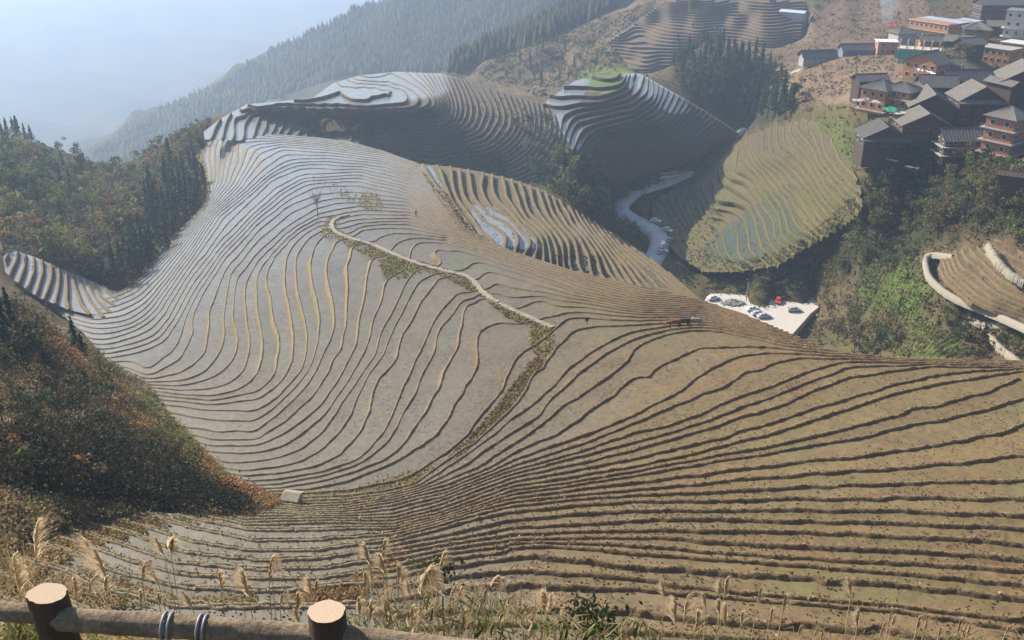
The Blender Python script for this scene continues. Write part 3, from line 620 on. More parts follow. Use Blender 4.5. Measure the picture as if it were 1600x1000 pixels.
# colours of the open ground, by kind of cover
BR=A3((.17,.125,.075)); DKG=A3((.045,.055,.025)); OL=A3((.15,.13,.055)); WOOD=A3((.055,.06,.035)); PINK=A3((.21,.15,.10)); GRS=A3((.13,.18,.045)); ORG=A3((.33,.17,.06))
gu,gv=proj(np.stack([X,Y,-GD],-1))
C=np.tile(OL,GD.shape+(1,)); n1=vnoise(gu,gv,45,6); n2=vnoise(gu,gv,18,7)
C=lerp(OL,BR,.5+n1)
def paint(poly,col,rmin=0,rmax=9e9,mixn=.25):
    global C
    m=inpoly(gu,gv,poly)&(R>rmin)&(R<rmax); t=np.where(m,1-mixn*(n2[...]*.5+.5),0); C=lerp(C,col,t)
C=np.where((R>620)[...,None],lerp(WOOD*1.3,OL*.9,(n1+.1)*1.5),C)
paint([(700,118),(860,60),(1040,-20),(1040,60),(960,80),(950,110),(860,160),(780,140)],lerp(PINK*1.1,OL,.4),400,900)
paint([(0,190),(180,240),(330,170),(340,330),(200,460),(0,400)],WOOD,200,700)
paint([(200,440),(330,300),(330,260),(280,330),(180,430)],lerp(BR,OL,.5),200,700)
paint([(1050,0),(1450,0),(1450,80),(1240,100),(1200,90),(1100,60)],PINK*1.05,400,900)
paint([(1205,105),(1260,95),(1330,82),(1400,88),(1430,105),(1400,130),(1340,160),(1270,165),(1210,140)],PINK*1.35,250,600)
paint([(1040,80),(1110,60),(1190,95),(1240,150),(1230,190),(1150,200),(1060,135)],WOOD,300,700)
paint([(1010,290),(1100,400),(1090,440),(1170,450),(1290,440),(1340,370),(1290,330),(1150,300)],lerp(OL,PINK,.5),200,600)
paint([(1250,180),(1340,190),(1350,260),(1290,260)],lerp(GRS,OL,.4),200,600)
paint([(1330,300),(1470,240),(1600,280),(1600,330),(1440,400),(1290,440),(1150,460),(1180,420)],DKG,200,600)
paint([(1340,460),(1420,400),(1460,440),(1430,500),(1520,560),(1380,560),(1290,540)],GRS*1.15,150,600)
paint([(1260,460),(1330,450),(1420,500),(1440,560),(1290,550)],lerp(BR,OL,.5),150,600)
paint([(1460,390),(1560,370),(1700,380),(1700,500),(1560,480)],PINK,200,600)
paint([(760,260),(900,200),(960,290),(1060,290),(1000,330),(1020,420),(960,380),(850,300)],DKG,300,600)
paint([(900,100),(990,100),(990,145),(900,145)],GRS*1.3,300,600)
paint([(0,470),(130,530),(250,620),(440,790),(330,810),(0,850)],lerp(DKG,BR,.5),40,200)
paint([(40,520),(70,515),(250,650),(460,790),(430,800),(240,690)],ORG,60,200,.4)
paint([(170,610),(230,610),(330,700),(300,715),(220,680)],GRS*1.2,60,200,.2)
nearm=np.clip((34-R)/10,0,1); C=lerp(C,lerp(BR,OL,.5+n2*.5),nearm)
RED=A3((.24,.12,.05)); C=lerp(C,RED,np.clip(n2-.25,0,1)*(R<34)*.8)
PT=np.stack([X,Y,-GD],-1).reshape(-1,3); idx=np.arange(NA*NR).reshape(NR,NA)
F=np.stack([idx[:-1,:-1],idx[:-1,1:],idx[1:,1:],idx[1:,:-1]],-1).reshape(-1,4)
# behind the viewpoint: coarse ring closing the sheet
NB=31; azb=np.linspace(1.0,2*math.pi-1.0,NB); tt=np.linspace(0,1,NB)[None,:]
DB=GD[:,-1:]*(1-tt)+GD[:,:1]*tt; RB=np.exp(lr)[:,None]; DB=np.maximum(DB-np.sin(tt*math.pi)*np.clip(RB-20,0,400)*.08,1.2)
PB=np.stack([RB*np.sin(azb)[None],RB*np.cos(azb)[None],-DB],-1); 
PB[:,0]=np.stack([X,Y,-GD],-1)[:,-1]; PB[:,-1]=np.stack([X,Y,-GD],-1)[:,0]
ib=np.arange(NB*NR).reshape(NR,NB)+len(PT); FB=np.stack([ib[:-1,:-1],ib[:-1,1:],ib[1:,1:],ib[1:,:-1]],-1).reshape(-1,4)
CB=np.tile(OL,(NB*NR,1))
cen=np.array([[0,0,-1.75]]); 
ground=mesh_obj('ground',np.r_[PT,PB.reshape(-1,3)],np.r_[F,FB][:,::-1],M_ground,smooth=True,kind='structure')
setcol(ground.data,'col',np.r_[C.reshape(-1,3),CB])
inner=np.r_[idx[0,:],ib[0,1:-1]]; ring=np.r_[PT,PB.reshape(-1,3)][inner]
mesh_obj('viewpoint_ground',np.r_[ring,[[0,0,-1.9]]],[[i,(i+1)%len(inner),len(inner)] for i in range(len(inner))],M_ground,kind='structure')
setcol(bpy.data.objects['viewpoint_ground'].data,'col',np.tile(OL,(len(inner)+1,1)))
print('hills')
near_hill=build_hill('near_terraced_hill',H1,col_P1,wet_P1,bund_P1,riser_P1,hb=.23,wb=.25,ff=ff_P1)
one=lambda c:(lambda u,v,k:np.tile(A3(c),(len(u),1)))
WATER=(.29,.31,.32)
wb=lambda u,v:np.clip(inpoly(u,v,[(655,256),(675,262),(712,330),(690,320)])*1.+inpoly(u,v,[(735,320),(775,325),(810,350),(845,385),(825,402),(790,395),(745,365)])*1.+inpoly(u,v,[(895,335),(915,340),(945,372),(935,380),(905,365)])*1.,0,1)
w2=lambda u,v:np.clip((712-u)/22,0,1)*np.clip(((150+(700-u)*.22)-v)/8+np.clip((520-u)/50,0,9),0,1)
w3=lambda u,v:np.clip(inpoly(u,v,[(845,165),(905,120),(925,125),(905,160),(912,175),(905,235),(870,235)])*1.+inpoly(u,v,[(970,112),(1010,112),(1070,150),(1078,178),(1050,178),(990,150)])*1.,0,1)
spur=build_hill('terraced_spur',H1b,lambda u,v,k:lerp(lerp(DRY*.6,OL,.5+vnoise(u,v,50,12)),A3(WATER),wb(u,v)),lambda u,v,k:wb(u,v),one((.235,.18,.10)),one(EARTH*.6),hb=.35,wb=.9,seed=1)
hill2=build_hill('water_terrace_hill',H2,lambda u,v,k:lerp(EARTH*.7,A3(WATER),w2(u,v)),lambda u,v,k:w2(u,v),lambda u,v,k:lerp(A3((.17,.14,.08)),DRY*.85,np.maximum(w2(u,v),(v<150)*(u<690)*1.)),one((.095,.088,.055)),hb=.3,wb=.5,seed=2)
hill3=build_hill('dark_terraced_hill',H3,lambda u,v,k:lerp(lerp(EARTH*.6,A3(WATER),w3(u,v)),GRS*1.3,inpoly(u,v,[(905,140),(925,118),(980,116),(985,135),(960,148)])*(k>=0)),lambda u,v,k:w3(u,v),lambda u,v,k:lerp(A3((.125,.10,.062)),A3((.22,.17,.1)),w3(u,v)),one((.10,.08,.055)),hb=.25,wb=.5,seed=3)  # face's shade is painted in: treads and bunds darkened away from the water
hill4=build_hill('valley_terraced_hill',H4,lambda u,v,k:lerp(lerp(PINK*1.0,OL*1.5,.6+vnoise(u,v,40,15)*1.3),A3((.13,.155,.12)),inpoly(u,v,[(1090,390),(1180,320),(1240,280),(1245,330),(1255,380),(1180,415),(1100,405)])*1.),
   lambda u,v,k:inpoly(u,v,[(1090,390),(1180,320),(1240,280),(1245,330),(1255,380),(1180,415),(1100,405)])*.45*(vnoise(u,v,14,78)>-.2),lambda u,v,k:lerp(A3((.25,.19,.10)),A3((.15,.17,.06)),.5+vnoise(u,v,30,77)),one((.14,.13,.055)),hb=.12,wb=.4,seed=4)
hill5=build_hill('far_terraced_slope',H5,lambda u,v,k:np.tile(PINK,(len(u),1)),lambda u,v,k:.2+0*u,one(PINK*1.15),one((.15,.12,.085)),hb=.15,wb=.6,seed=5)
hill6=build_hill('flooded_terraces',H6,one(WATER),lambda u,v,k:1.+0*u,one(DRY*.8),one((.14,.10,.06)),hb=.3,wb=.6,seed=6)
hill7=build_hill('lower_terraced_slope',H7,lambda u,v,k:lerp(PINK*1.05,GRS*1.1,np.clip(vnoise(u,v*2,30,16)*2-.3,0,1)),lambda u,v,k:.0+0*u,one(PINK*1.2),one((.20,.15,.08)),hb=.15,wb=.5,seed=7)
# ---------------------------------------------------------------- vegetation
print('vegetation')
def leafmat(name,col,var=.35,trans=.35,rough=.7):
    m=mat(name,attr='col',rough=rough,spec=.2,trans=trans,noise=[(.6,.3)]); return m
M_leaf=leafmat('foliage',None); M_bark=mat('bark',(.10,.075,.055),.95,noise=[(4,.5)])
M_twig=mat('twigs',(.15,.115,.085),.95); M_dry=mat('dry_grass',attr='col',rough=.8,trans=.45,spec=.2)
def quads(P,size,col,cv=.35,flat=0.,rs=RS,up=0.,aspect=1.):
    """leaf-sized faces at points P, random facing, colours varied face by face"""
    n=len(P); a=rs.randn(n,3); a[:,2]*=(1-flat); a/=np.linalg.norm(a,axis=1)[:,None]
    b=rs.randn(n,3); b[:,2]+=up*2; b-=a*(a*b).sum(1)[:,None]; b/=np.linalg.norm(b,axis=1)[:,None]; c=np.cross(a,b)
    s=(size*(.6+.8*rs.rand(n)))[:,None] if np.ndim(size) else size*(.6+.8*rs.rand(n,1))
    V=np.stack([P-b*s*.5*aspect,P+c*s*.42,P+b*s*.5*aspect,P-c*s*.42],1).reshape(-1,3)
    F=np.arange(4*n).reshape(n,4); col=np.broadcast_to(np.asarray(col,float),(n,3))*(1+cv*(rs.rand(n,1)*2-1))*(1+.12*(rs.rand(n,3)-.5))
    return V,F,np.repeat(col,4,0)
def merge(parts):
    V=[];F=[];C=[];o=0
    for v,f,c in parts: V.append(v);F.append(f+o);C.append(c);o+=len(v)
    return np.concatenate(V),np.concatenate(F),np.concatenate(C)
def vobj(name,vfc,m,parent=None,**p):
    o=mesh_obj(name,vfc[0],vfc[1],m,parent,**p); setcol(o.data,'col',vfc[2]); return o
CCON=A3((.055,.085,.045)); CCON2=A3((.075,.11,.06)); COL_OL=A3((.19,.195,.07)); CYEL=A3((.27,.26,.08)); CRUST=A3((.27,.14,.07)); CDARK=A3((.055,.075,.032)); CGRN=A3((.10,.14,.04)); CBRN=A3((.18,.135,.08))
def conifer_v(col,h=8.,w=2.2,n=230,rs=RS):
    z=rs.rand(n)**.8; r=w*.5*(1-z)**.8*(.45+.55*rs.rand(n))*(.75+.35*np.sin(z*h*5.2)); th=rs.rand(n)*2*math.pi
    P=np.stack([r*np.cos(th),r*np.sin(th),h*(.08+.92*z)],1)
    v=quads(P,np.where(z>.85,.45,.75)*(h/8),col,.4,flat=-.3,rs=rs); return v
def broad_v(col,h=7.,w=5.5,n=260,rs=RS,col2=None):
    cl=8; cs=rs.randn(cl,3)*[w*.22,w*.22,h*.17]+[0,0,h*.62]; P=[];Cc=[]
    for i,c in enumerate(cs):
        m=n//cl; d=rs.randn(m,3); d/=np.linalg.norm(d,axis=1)[:,None]; P.append(c+d*(w*.2*(.6+.5*rs.rand(m,1)))*[1,1,.85])
        k=col if col2 is None or i%3 else col2; Cc.append(np.tile(k*(.75+.5*rs.rand()),(m,1)))
    P=np.concatenate(P); return quads(P,.62*(h/7),np.concatenate(Cc),.3,rs=rs)
def bare_mb(h=6.,w=4.,rs=RS,n=26):
    b=MB(); b.tube([(0,0,-.5),(0.1,0,h*.35),(0,.1,h*.7)],[.11,.08,.04],4)
    for i in range(n):
        th=rs.rand()*6.28; z0=h*(.25+.45*rs.rand()); L=w*.5*(.5+.6*rs.rand()); p=Vector((0.05,0.05,z0)); q=p+Vector((math.cos(th)*L*.5,math.sin(th)*L*.5,L*.7)); e=q+Vector((math.cos(th+.5)*L*.4,math.sin(th+.5)*L*.4,L*.6))
        b.tube([p,q,e],[.04,.03,.012],3,cap=False)
        for s_ in (-1,1):
            t=th+s_*.9; b.tube([q,q+Vector((math.cos(t)*L*.35,math.sin(t)*L*.35,L*.45))],[.022,.01],3,cap=False)
    return b
def trunk_mb(h,r=.16): return MB().tube([(0,0,-1.2),(0.03,0,h*.3),(0,0.05,h*.75)],[r*1.3,r,r*.35],5)
def make_protos():
    P={}
    def reg(key,cr,h,r,nm): 
        P.setdefault(key,[]).append((cr,h,r,nm))
    for i in range(4):
        for key,c in (('conifer',CCON),('conifer_blue',CCON2)):
            v=conifer_v(c,8,2.4+.5*i%1); reg(key,v,8,.13,'conifer')
    for key,c,c2 in (('olive',COL_OL,CBRN),('yellow',CYEL,COL_OL),('rust',CRUST,CBRN),('dark',CDARK,CCON2),('green',CGRN,CDARK),('brown',CBRN,COL_OL)):
        for i in range(3): reg(key,broad_v(c,7,5.5,col2=c2),7,.16,'broadleaf_tree')
    return P
PROTO=make_protos(); MESH={}
def meshes(key,i):
    if (key,i) not in MESH:
        v,h,r,nm=PROTO[key][i]
        c=vobj('crown',v,M_leaf); t=trunk_mb(h,r).build('trunk',M_bark); MESH[(key,i)]=(c.data,t.data,nm)
        bpy.data.objects.remove(c); bpy.data.objects.remove(t)
    return MESH[(key,i)]
def tree(key,P,s,label,group,rz=None):
    i=RS.randint(len(PROTO[key])); c,t,nm=meshes(key,i)
    r=empty({'rust':'autumn_tree','brown':'autumn_tree','dark':'evergreen_tree','green':'leafy_tree','yellow':'leafy_tree','olive':'broadleaf_tree'}.get(key,nm),P,RS.rand()*6.28); r.scale=(s*(.85+.3*RS.rand()),)*2+(s,); lab(r,label,'tree',group)
    for nm2,me in (('trunk',t),('crown',c)):
        o=bpy.data.objects.new(nm2,me); COL.objects.link(o); o.parent=r
    return r
def rpoly(poly,n,seed=0,mind=0):
    rs=np.random.RandomState(seed); P=np.array(poly,float); lo,hi=P.min(0),P.max(0); out=np.zeros((0,2))
    while len(out)<n*(1 if not mind else 4):
        q=lo+rs.rand(n*6,2)*(hi-lo); out=np.r_[out,q[inpoly(q[:,0],q[:,1],poly)]]
    if not mind: return out[:n]
    keep=[]
    for q in out:
        if all((q[0]-k[0])**2+(q[1]-k[1])**2*2.2>mind*mind for k in keep): keep.append(q)
        if len(keep)>=n: break
    return np.array(keep)
def grove(poly,n,keys,smin,smax,label,group,seed,mind=8):
    pts=rpoly(poly,n,seed,mind); pts=pts[np.argsort(pts[:,1])]; H=hit(pts[:,0],pts[:,1]); rs=np.random.RandomState(seed)
    lo=pts.min(0); hi=pts.max(0)
    for p,q in zip(H,pts):
        k=keys[rs.randint(len(keys))]; s_=smin+(smax-smin)*rs.rand(); a=(q-lo)/(hi-lo+1e-6); sz='tall ' if s_>smin+(smax-smin)*.66 else 'low ' if s_<smin+(smax-smin)*.33 else ''
        w_=('upper ' if a[1]<.33 else 'lower ' if a[1]>.66 else 'middle ')+('left' if a[0]<.33 else 'right' if a[0]>.66 else 'centre')
        if len(pts)<12: w_='right' if a[0]>.5 else 'left'
        tree(k,p,s_,sz+(label[k] if isinstance(label,dict) else label)+', '+w_,group)
# left valley woods
L=lambda where:{'conifer':'dark conifer '+where,'conifer_blue':'grey-green conifer '+where,'olive':'olive broadleaf tree '+where,'yellow':'yellow-green leafy tree '+where,'rust':'rust-red autumn tree '+where,'dark':'dark evergreen tree '+where,'green':'green leafy tree '+where,'brown':'brown half-bare tree '+where}
grove([(235,300),(265,262),(300,262),(322,300),(312,340),(285,372),(240,420),(200,450),(178,445),(205,400),(228,360)],62,['conifer','conifer','conifer_blue'],1.0,1.45,L('in the stand left of the terraces'),'conifers beside the left edge of the terraces',1,9)
grove([(0,222),(60,222),(150,262),(150,330),(60,330),(0,330)],46,['dark','conifer_blue','green','yellow','dark'],.7,1.05,L('on the far left wooded hill'),'trees on the far left hill',2,13)
grove([(-5,215),(55,215),(60,222),(0,224)],9,['conifer'],.9,1.4,'conifer on the far left crest','conifers on the crest of the far left hill',3,7)
grove([(0,335),(130,320),(215,290),(240,300),(225,350),(200,400),(170,450),(90,415),(0,395)],70,['olive','yellow','olive','brown','rust','green','yellow'],.75,1.15,L('in the wood above the flooded terraces'),'trees of the mixed wood on the left',4,11)
grove([(190,240),(300,205),(318,205),(300,235),(262,262),(225,300),(150,300)],34,['olive','brown','olive','green','rust'],.55,.95,L('behind the left terrace shoulder'),'trees behind the left shoulder',5,10)
# valley and hillside on the right
grove([(1045,90),(1075,62),(1110,72),(1170,90),(1215,125),(1245,165),(1225,195),(1180,200),(1120,180),(1060,140)],105,['conifer_blue','conifer','conifer_blue','conifer','dark'],1.05,1.65,L('below the brown mound'),'conifers on the slope across the valley',6,9)
grove([(780,78),(880,60),(960,100),(935,112),(870,150),(780,130)],34,['conifer_blue','green','olive'],.9,1.5,L('behind the dark terraced hill'),'trees on the ridge behind',7,14)
grove([(775,205),(850,190),(885,245),(950,300),(955,350),(1000,400),(960,378),(900,330),(850,300),(780,285)],48,['dark','green','brown','dark','olive'],.8,1.5,L('in the shaded gully'),'trees in the shaded gully',8,13)
grove([(1345,262),(1470,245),(1560,270),(1600,300),(1600,350),(1500,372),(1400,372),(1300,395),(1180,440),(1190,425),(1290,372),(1345,335)],105,['dark','green','brown','olive','brown','conifer'],.6,1.1,L('below the village'),'trees below the village',9,13)
grove([(1290,400),(1420,385),(1440,415),(1330,445),(1300,425)],8,['dark','conifer','green'],.6,1.0,L('above the car park'),'trees above the car park',10,13)
grove([(1290,490),(1345,480),(1380,530),(1400,560),(1380,565),(1300,560)],12,['brown','olive','dark','brown'],.7,1.0,L('past the field crest'),'trees past the field crest',11,12)
grove([(1430,400),(1460,440),(1480,520),(1560,570),(1600,575),(1600,540),(1540,540),(1480,470)],12,['dark','green','rust','olive'],.3,.55,L('beside the stony trail'),'bushes beside the stony trail',12,12)
grove([(1480,60),(1530,60),(1535,95),(1490,95)],10,['green','dark'],.8,1.1,L('between the village houses'),'trees between the village houses',13,9)
grove([(1345,240),(1470,235),(1475,262),(1345,262)],16,['green','olive','dark'],.5,.75,L('against the lowest dark houses'),'trees against the lowest houses',14,9)
# bare trees
bm=[bare_mb().build('branches',M_twig).data for _ in range(3)]
for o in list(bpy.data.objects):
    if o.name.startswith('branches'): bpy.data.objects.remove(o)
def bare(u,v,s,label,P=None,mi=0):
    p=hit(u,v)[0] if P is None else P
    r=empty('bare_tree',p,RS.rand()*6); r.scale=(s,s,s); lab(r,label,'tree'); o=bpy.data.objects.new('branches',bm[mi]); COL.objects.link(o); o.parent=r
for i,(u,v,s,l) in enumerate([(1325,530,1.3,'leafless brown tree just beyond the right end of the field crest'),(1470,362,1.4,'pale leafless tree on the slope under the wide dark house'),(1510,350,1.3,'leafless tree to the right of the pale one on the village slope'),
    (890,300,1.4,'grey leafless tree in the shaded gully left of the road bend'),(1010,392,1.2,'bare brown tree on the inside of the road bend'),(1510,250,1.2,'leafless tree in front of the red balcony rail')]): bare(u,v,s,l,mi=i%3)
bare(0,0,1.1,'thin leafless tree standing among the paddies left of the path bend',onhill(H1,497.,338.),0)
# undergrowth on all the open ground: too many to count
def clumps(poly,n,cols,size,per,seed,name='undergrowth',spread=1.,smin=.5,lift=.0,leaf=.55):
    rs=np.random.RandomState(seed); pts=rpoly(poly,n,seed); H=hit(pts[:,0],pts[:,1]); d=np.linalg.norm(H,axis=1)
    m=np.ones(len(H),bool)
    for h in HILLS: m&=~inpoly(pts[:,0],pts[:,1],h.poly)
    H=H[m]; d=d[m]; pts=pts[m]; n=len(H)
    base=np.array(cols)[(np.clip(vnoise(pts[:,0],pts[:,1],26,seed)*.9+.5+.35*(rs.rand(n)-.5),0,.999)*len(cols)).astype(int)]*(.7+.6*rs.rand(n,1))
    S_=(size*(smin+rs.rand(n)))
    off=rs.randn(n,per,3)*np.array([.5,.5,.33])*S_[:,None,None]*spread; off[...,2]=np.abs(off[...,2])
    P=(H[:,None,:]+off).reshape(-1,3); P[:,2]+=lift
    return quads(P,np.repeat(S_,per)*leaf,np.repeat(base,per,0),.35,rs=rs)
W=[A3(x) for x in ((.05,.065,.025),(.10,.10,.035),(.16,.13,.06),(.17,.11,.06),(.12,.13,.04),(.20,.16,.09))]
ug=merge([clumps([(0,200),(330,180),(330,330),(180,460),(0,400)],2600,W[:4],1.6,7,21),
 clumps([(1000,270),(1280,160),(1600,230),(1600,575),(1290,545),(1060,440)],5200,W,1.1,6,22),
 clumps([(1090,420),(1150,425),(1215,412),(1265,385),(1345,335),(1345,400),(1290,452),(1110,456)],2200,[W[1],W[2],W[4],W[5],GRS],.8,8,29,smin=.3),
 clumps([(760,190),(1060,270),(1020,420),(800,290)],1500,W[:3],1.5,6,23),
 clumps([(860,60),(1040,0),(1600,0),(1600,60),(1240,175),(960,115)],3600,[PINK,PINK*1.2,OL,W[1],BR],1.5,4,24),
 clumps([(720,110),(1030,0),(960,120),(860,160)],1800,[PINK,OL,W[1],W[0]],1.7,5,25)])
vobj('undergrowth',ug,M_leaf,kind='stuff',label='scrub and dry grass covering the open slopes')
gr=merge([clumps([(1335,450),(1425,398),(1450,440),(1435,500),(1530,562),(1400,562),(1370,500)],3200,[GRS*1.7,GRS*1.2,GRS,OL*1.2],.55,7,26,smin=.3),clumps([(1085,424),(1088,408),(1150,426),(1215,414),(1262,386),(1345,328),(1356,340),(1300,385),(1225,428),(1150,440)],2200,[OL*1.3,GRS,OL,W[1],BR],1.7,9,30,smin=.4,leaf=.3),clumps([(1560,330),(1600,310),(1600,400),(1545,372)],500,[GRS*1.5,GRS],.7,5,27),clumps([(1340,190),(1400,186),(1390,215),(1345,260),(1330,250)],350,[GRS*1.6,GRS],.7,5,28)])
vobj('crop_rows',gr,M_leaf,kind='stuff',label='green crops and grass on the lower slopes')
# far forest on the hazy mountain
def forest(poly,n,seed,h,col):
    rs=np.random.RandomState(seed); pts=rpoly(poly,n,seed); H=hit(pts[:,0],pts[:,1]); H=H[(H[:,1]>700)]; n=len(H)
    hh=h*(.6+.8*rs.rand(n)); V=[];F=[]
    th=np.arange(5)*2*math.pi/5; ring=np.stack([np.cos(th),np.sin(th)],1)
    A=np.zeros((n,6,3)); A[:,:5,:2]=H[:,None,:2]+ring[None]*(hh*.27)[:,None,None]; A[:,:5,2]=H[:,2:3]-.5; A[:,5]=H; A[:,5,2]+=hh
    o=(np.arange(n)*6)[:,None]; F=np.concatenate([np.stack([o+k,o+(k+1)%5,o+5],-1) for k in range(5)],1).reshape(-1,3)
    c=np.asarray(col)*(.6+.9*rs.rand(n,1)); return A.reshape(-1,3),F,np.repeat(c,6,0)
far=merge([forest([(565,20),(650,-5),(1000,-5),(950,20),(860,60),(720,112),(620,115),(520,125),(400,150),(330,150),(420,90)],9000,31,11,WOOD*1.5),forest([(200,200),(330,140),(520,125),(330,190),(200,260),(145,250)],2200,32,9,COL_OL*.8)])
vobj('far_forest',far,M_leaf,kind='stuff',label='dense forest on the hazy mountainside')
# ---- brush on the near spur
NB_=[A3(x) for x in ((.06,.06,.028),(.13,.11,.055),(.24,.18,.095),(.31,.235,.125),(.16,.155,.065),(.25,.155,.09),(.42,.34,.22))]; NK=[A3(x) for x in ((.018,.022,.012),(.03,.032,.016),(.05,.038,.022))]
sp1=clumps([(0,470),(60,500),(130,530),(230,605),(330,700),(440,785),(400,808),(240,800),(120,830),(0,860)],9500,NB_,.62,15,41,spread=1.0,leaf=.27)
sp2=clumps([(0,470),(60,500),(60,560),(0,560)],700,NB_[:2],1.3,20,42,leaf=.22)
sp3=clumps([(120,560),(250,650),(330,760),(200,790),(60,760),(0,640),(0,560)],1800,NB_[:3],1.0,24,43,leaf=.16)
sp7=clumps([(0,690),(120,680),(230,705),(310,752),(380,792),(370,805),(280,803),(160,788),(60,775),(0,760)],3000,NK,1.4,28,47,leaf=.13,lift=.2)  # dark brush, its leaves near-black with the slope's cast shade painted in
sp8=clumps([(0,775),(70,780),(190,793),(240,803),(130,820),(60,838),(0,870)],2600,[A3((.36,.26,.14)),A3((.33,.18,.08)),A3((.2,.2,.08)),A3((.42,.33,.2))],.4,10,48,leaf=.4)
sp9=clumps([(140,545),(175,560),(240,605),(300,680),(270,690),(200,640),(130,590)],1600,[A3((.42,.35,.23)),A3((.3,.24,.14)),A3((.15,.15,.06))],.5,9,49,leaf=.4)
sp4=clumps([(170,570),(235,600),(270,650),(330,700),(300,705),(240,640)],700,[A3((.34,.28,.18)),A3((.28,.2,.1))],.45,12,44,leaf=.35)
sp5=clumps([(38,518),(60,515),(130,560),(240,645),(330,705),(470,785),(430,803),(310,745),(220,685),(100,580)],5200,[A3((.46,.25,.10)),A3((.36,.24,.1)),A3((.24,.2,.07))],.4,9,45,leaf=.4,lift=.35)
sp6=clumps([(180,610),(225,615),(300,690),(330,705),(300,712),(230,665)],1500,[GRS*1.5,GRS],.4,9,46,leaf=.4,lift=.3)
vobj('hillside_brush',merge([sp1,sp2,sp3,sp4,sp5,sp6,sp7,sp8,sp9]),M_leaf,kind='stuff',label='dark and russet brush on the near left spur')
def shrub(u,v,s,key,label,group='shrubs on the near left spur'):
    i=RS.randint(3) if key not in('conifer','conifer_blue') else RS.randint(4); c,t,nm=meshes(key,i)
    r=empty('shrub' if 'conifer' not in key else 'conifer',hit(u,v)[0],RS.rand()*6); r.scale=(s,s,s); lab(r,label,'shrub' if 'conifer' not in key else 'tree',group)
    for n_,me in (('stem',t),('crown',c)): o=bpy.data.objects.new(n_,me); COL.objects.link(o); o.parent=r
for (u,v,s,k,l) in [(14,545,.85,'conifer','dark conifer at the left edge above the brush'),(120,548,.6,'conifer_blue','young conifer on the spur crest against the flooded terraces'),(132,560,.45,'conifer','smaller conifer right of the young one on the spur crest'),
   (22,520,.7,'conifer','second dark conifer at the left edge of the spur'),(40,470,.5,'dark','dark bush where the spur meets the flooded terraces'),(75,490,.35,'conifer_blue','little conifer below the flooded terraces')]: shrub(u,v,s,k,l,'conifers on the near spur')
sh=rpoly([(0,560),(100,560),(250,690),(320,770),(220,790),(60,770),(0,780)],26,51,26)
sh=sh[np.argsort(sh[:,0])]; ORD='first second third fourth fifth sixth seventh eighth ninth tenth eleventh twelfth thirteenth fourteenth fifteenth sixteenth seventeenth eighteenth nineteenth twentieth'.split()
ORD+=['twenty-'+x for x in ORD[:9]]+['thirtieth']+['thirty-'+x for x in ORD[:9]]+['fortieth']+['forty-'+x for x in ORD[:9]]
cn={}
for i,(u,v) in enumerate(sh):
    k=['brown','dark','brown','rust','dark','green'][i%6]; w_={'rust':'russet','dark':'dark','brown':'brown','green':'green'}[k]; cn[k]=cn.get(k,0)+1
    shrub(u,v,.28+.2*RS.rand(),k,w_+' leafy shrub on the near left spur, '+ORD[cn[k]-1]+' '+w_+' one from the left')

for i,(u,v,s) in enumerate([(25,640,.75),(100,660,.8),(160,590,.6),(60,600,.6),(150,700,.6)]): bare(u,v,s,['thin bare shrub at the far left of the brush','tall bare shrub among the russet brush','bare twiggy shrub at the edge of the pale reeds','bare shrub under the orange bank','bare shrub in the shaded part of the brush'][i],mi=i%3)
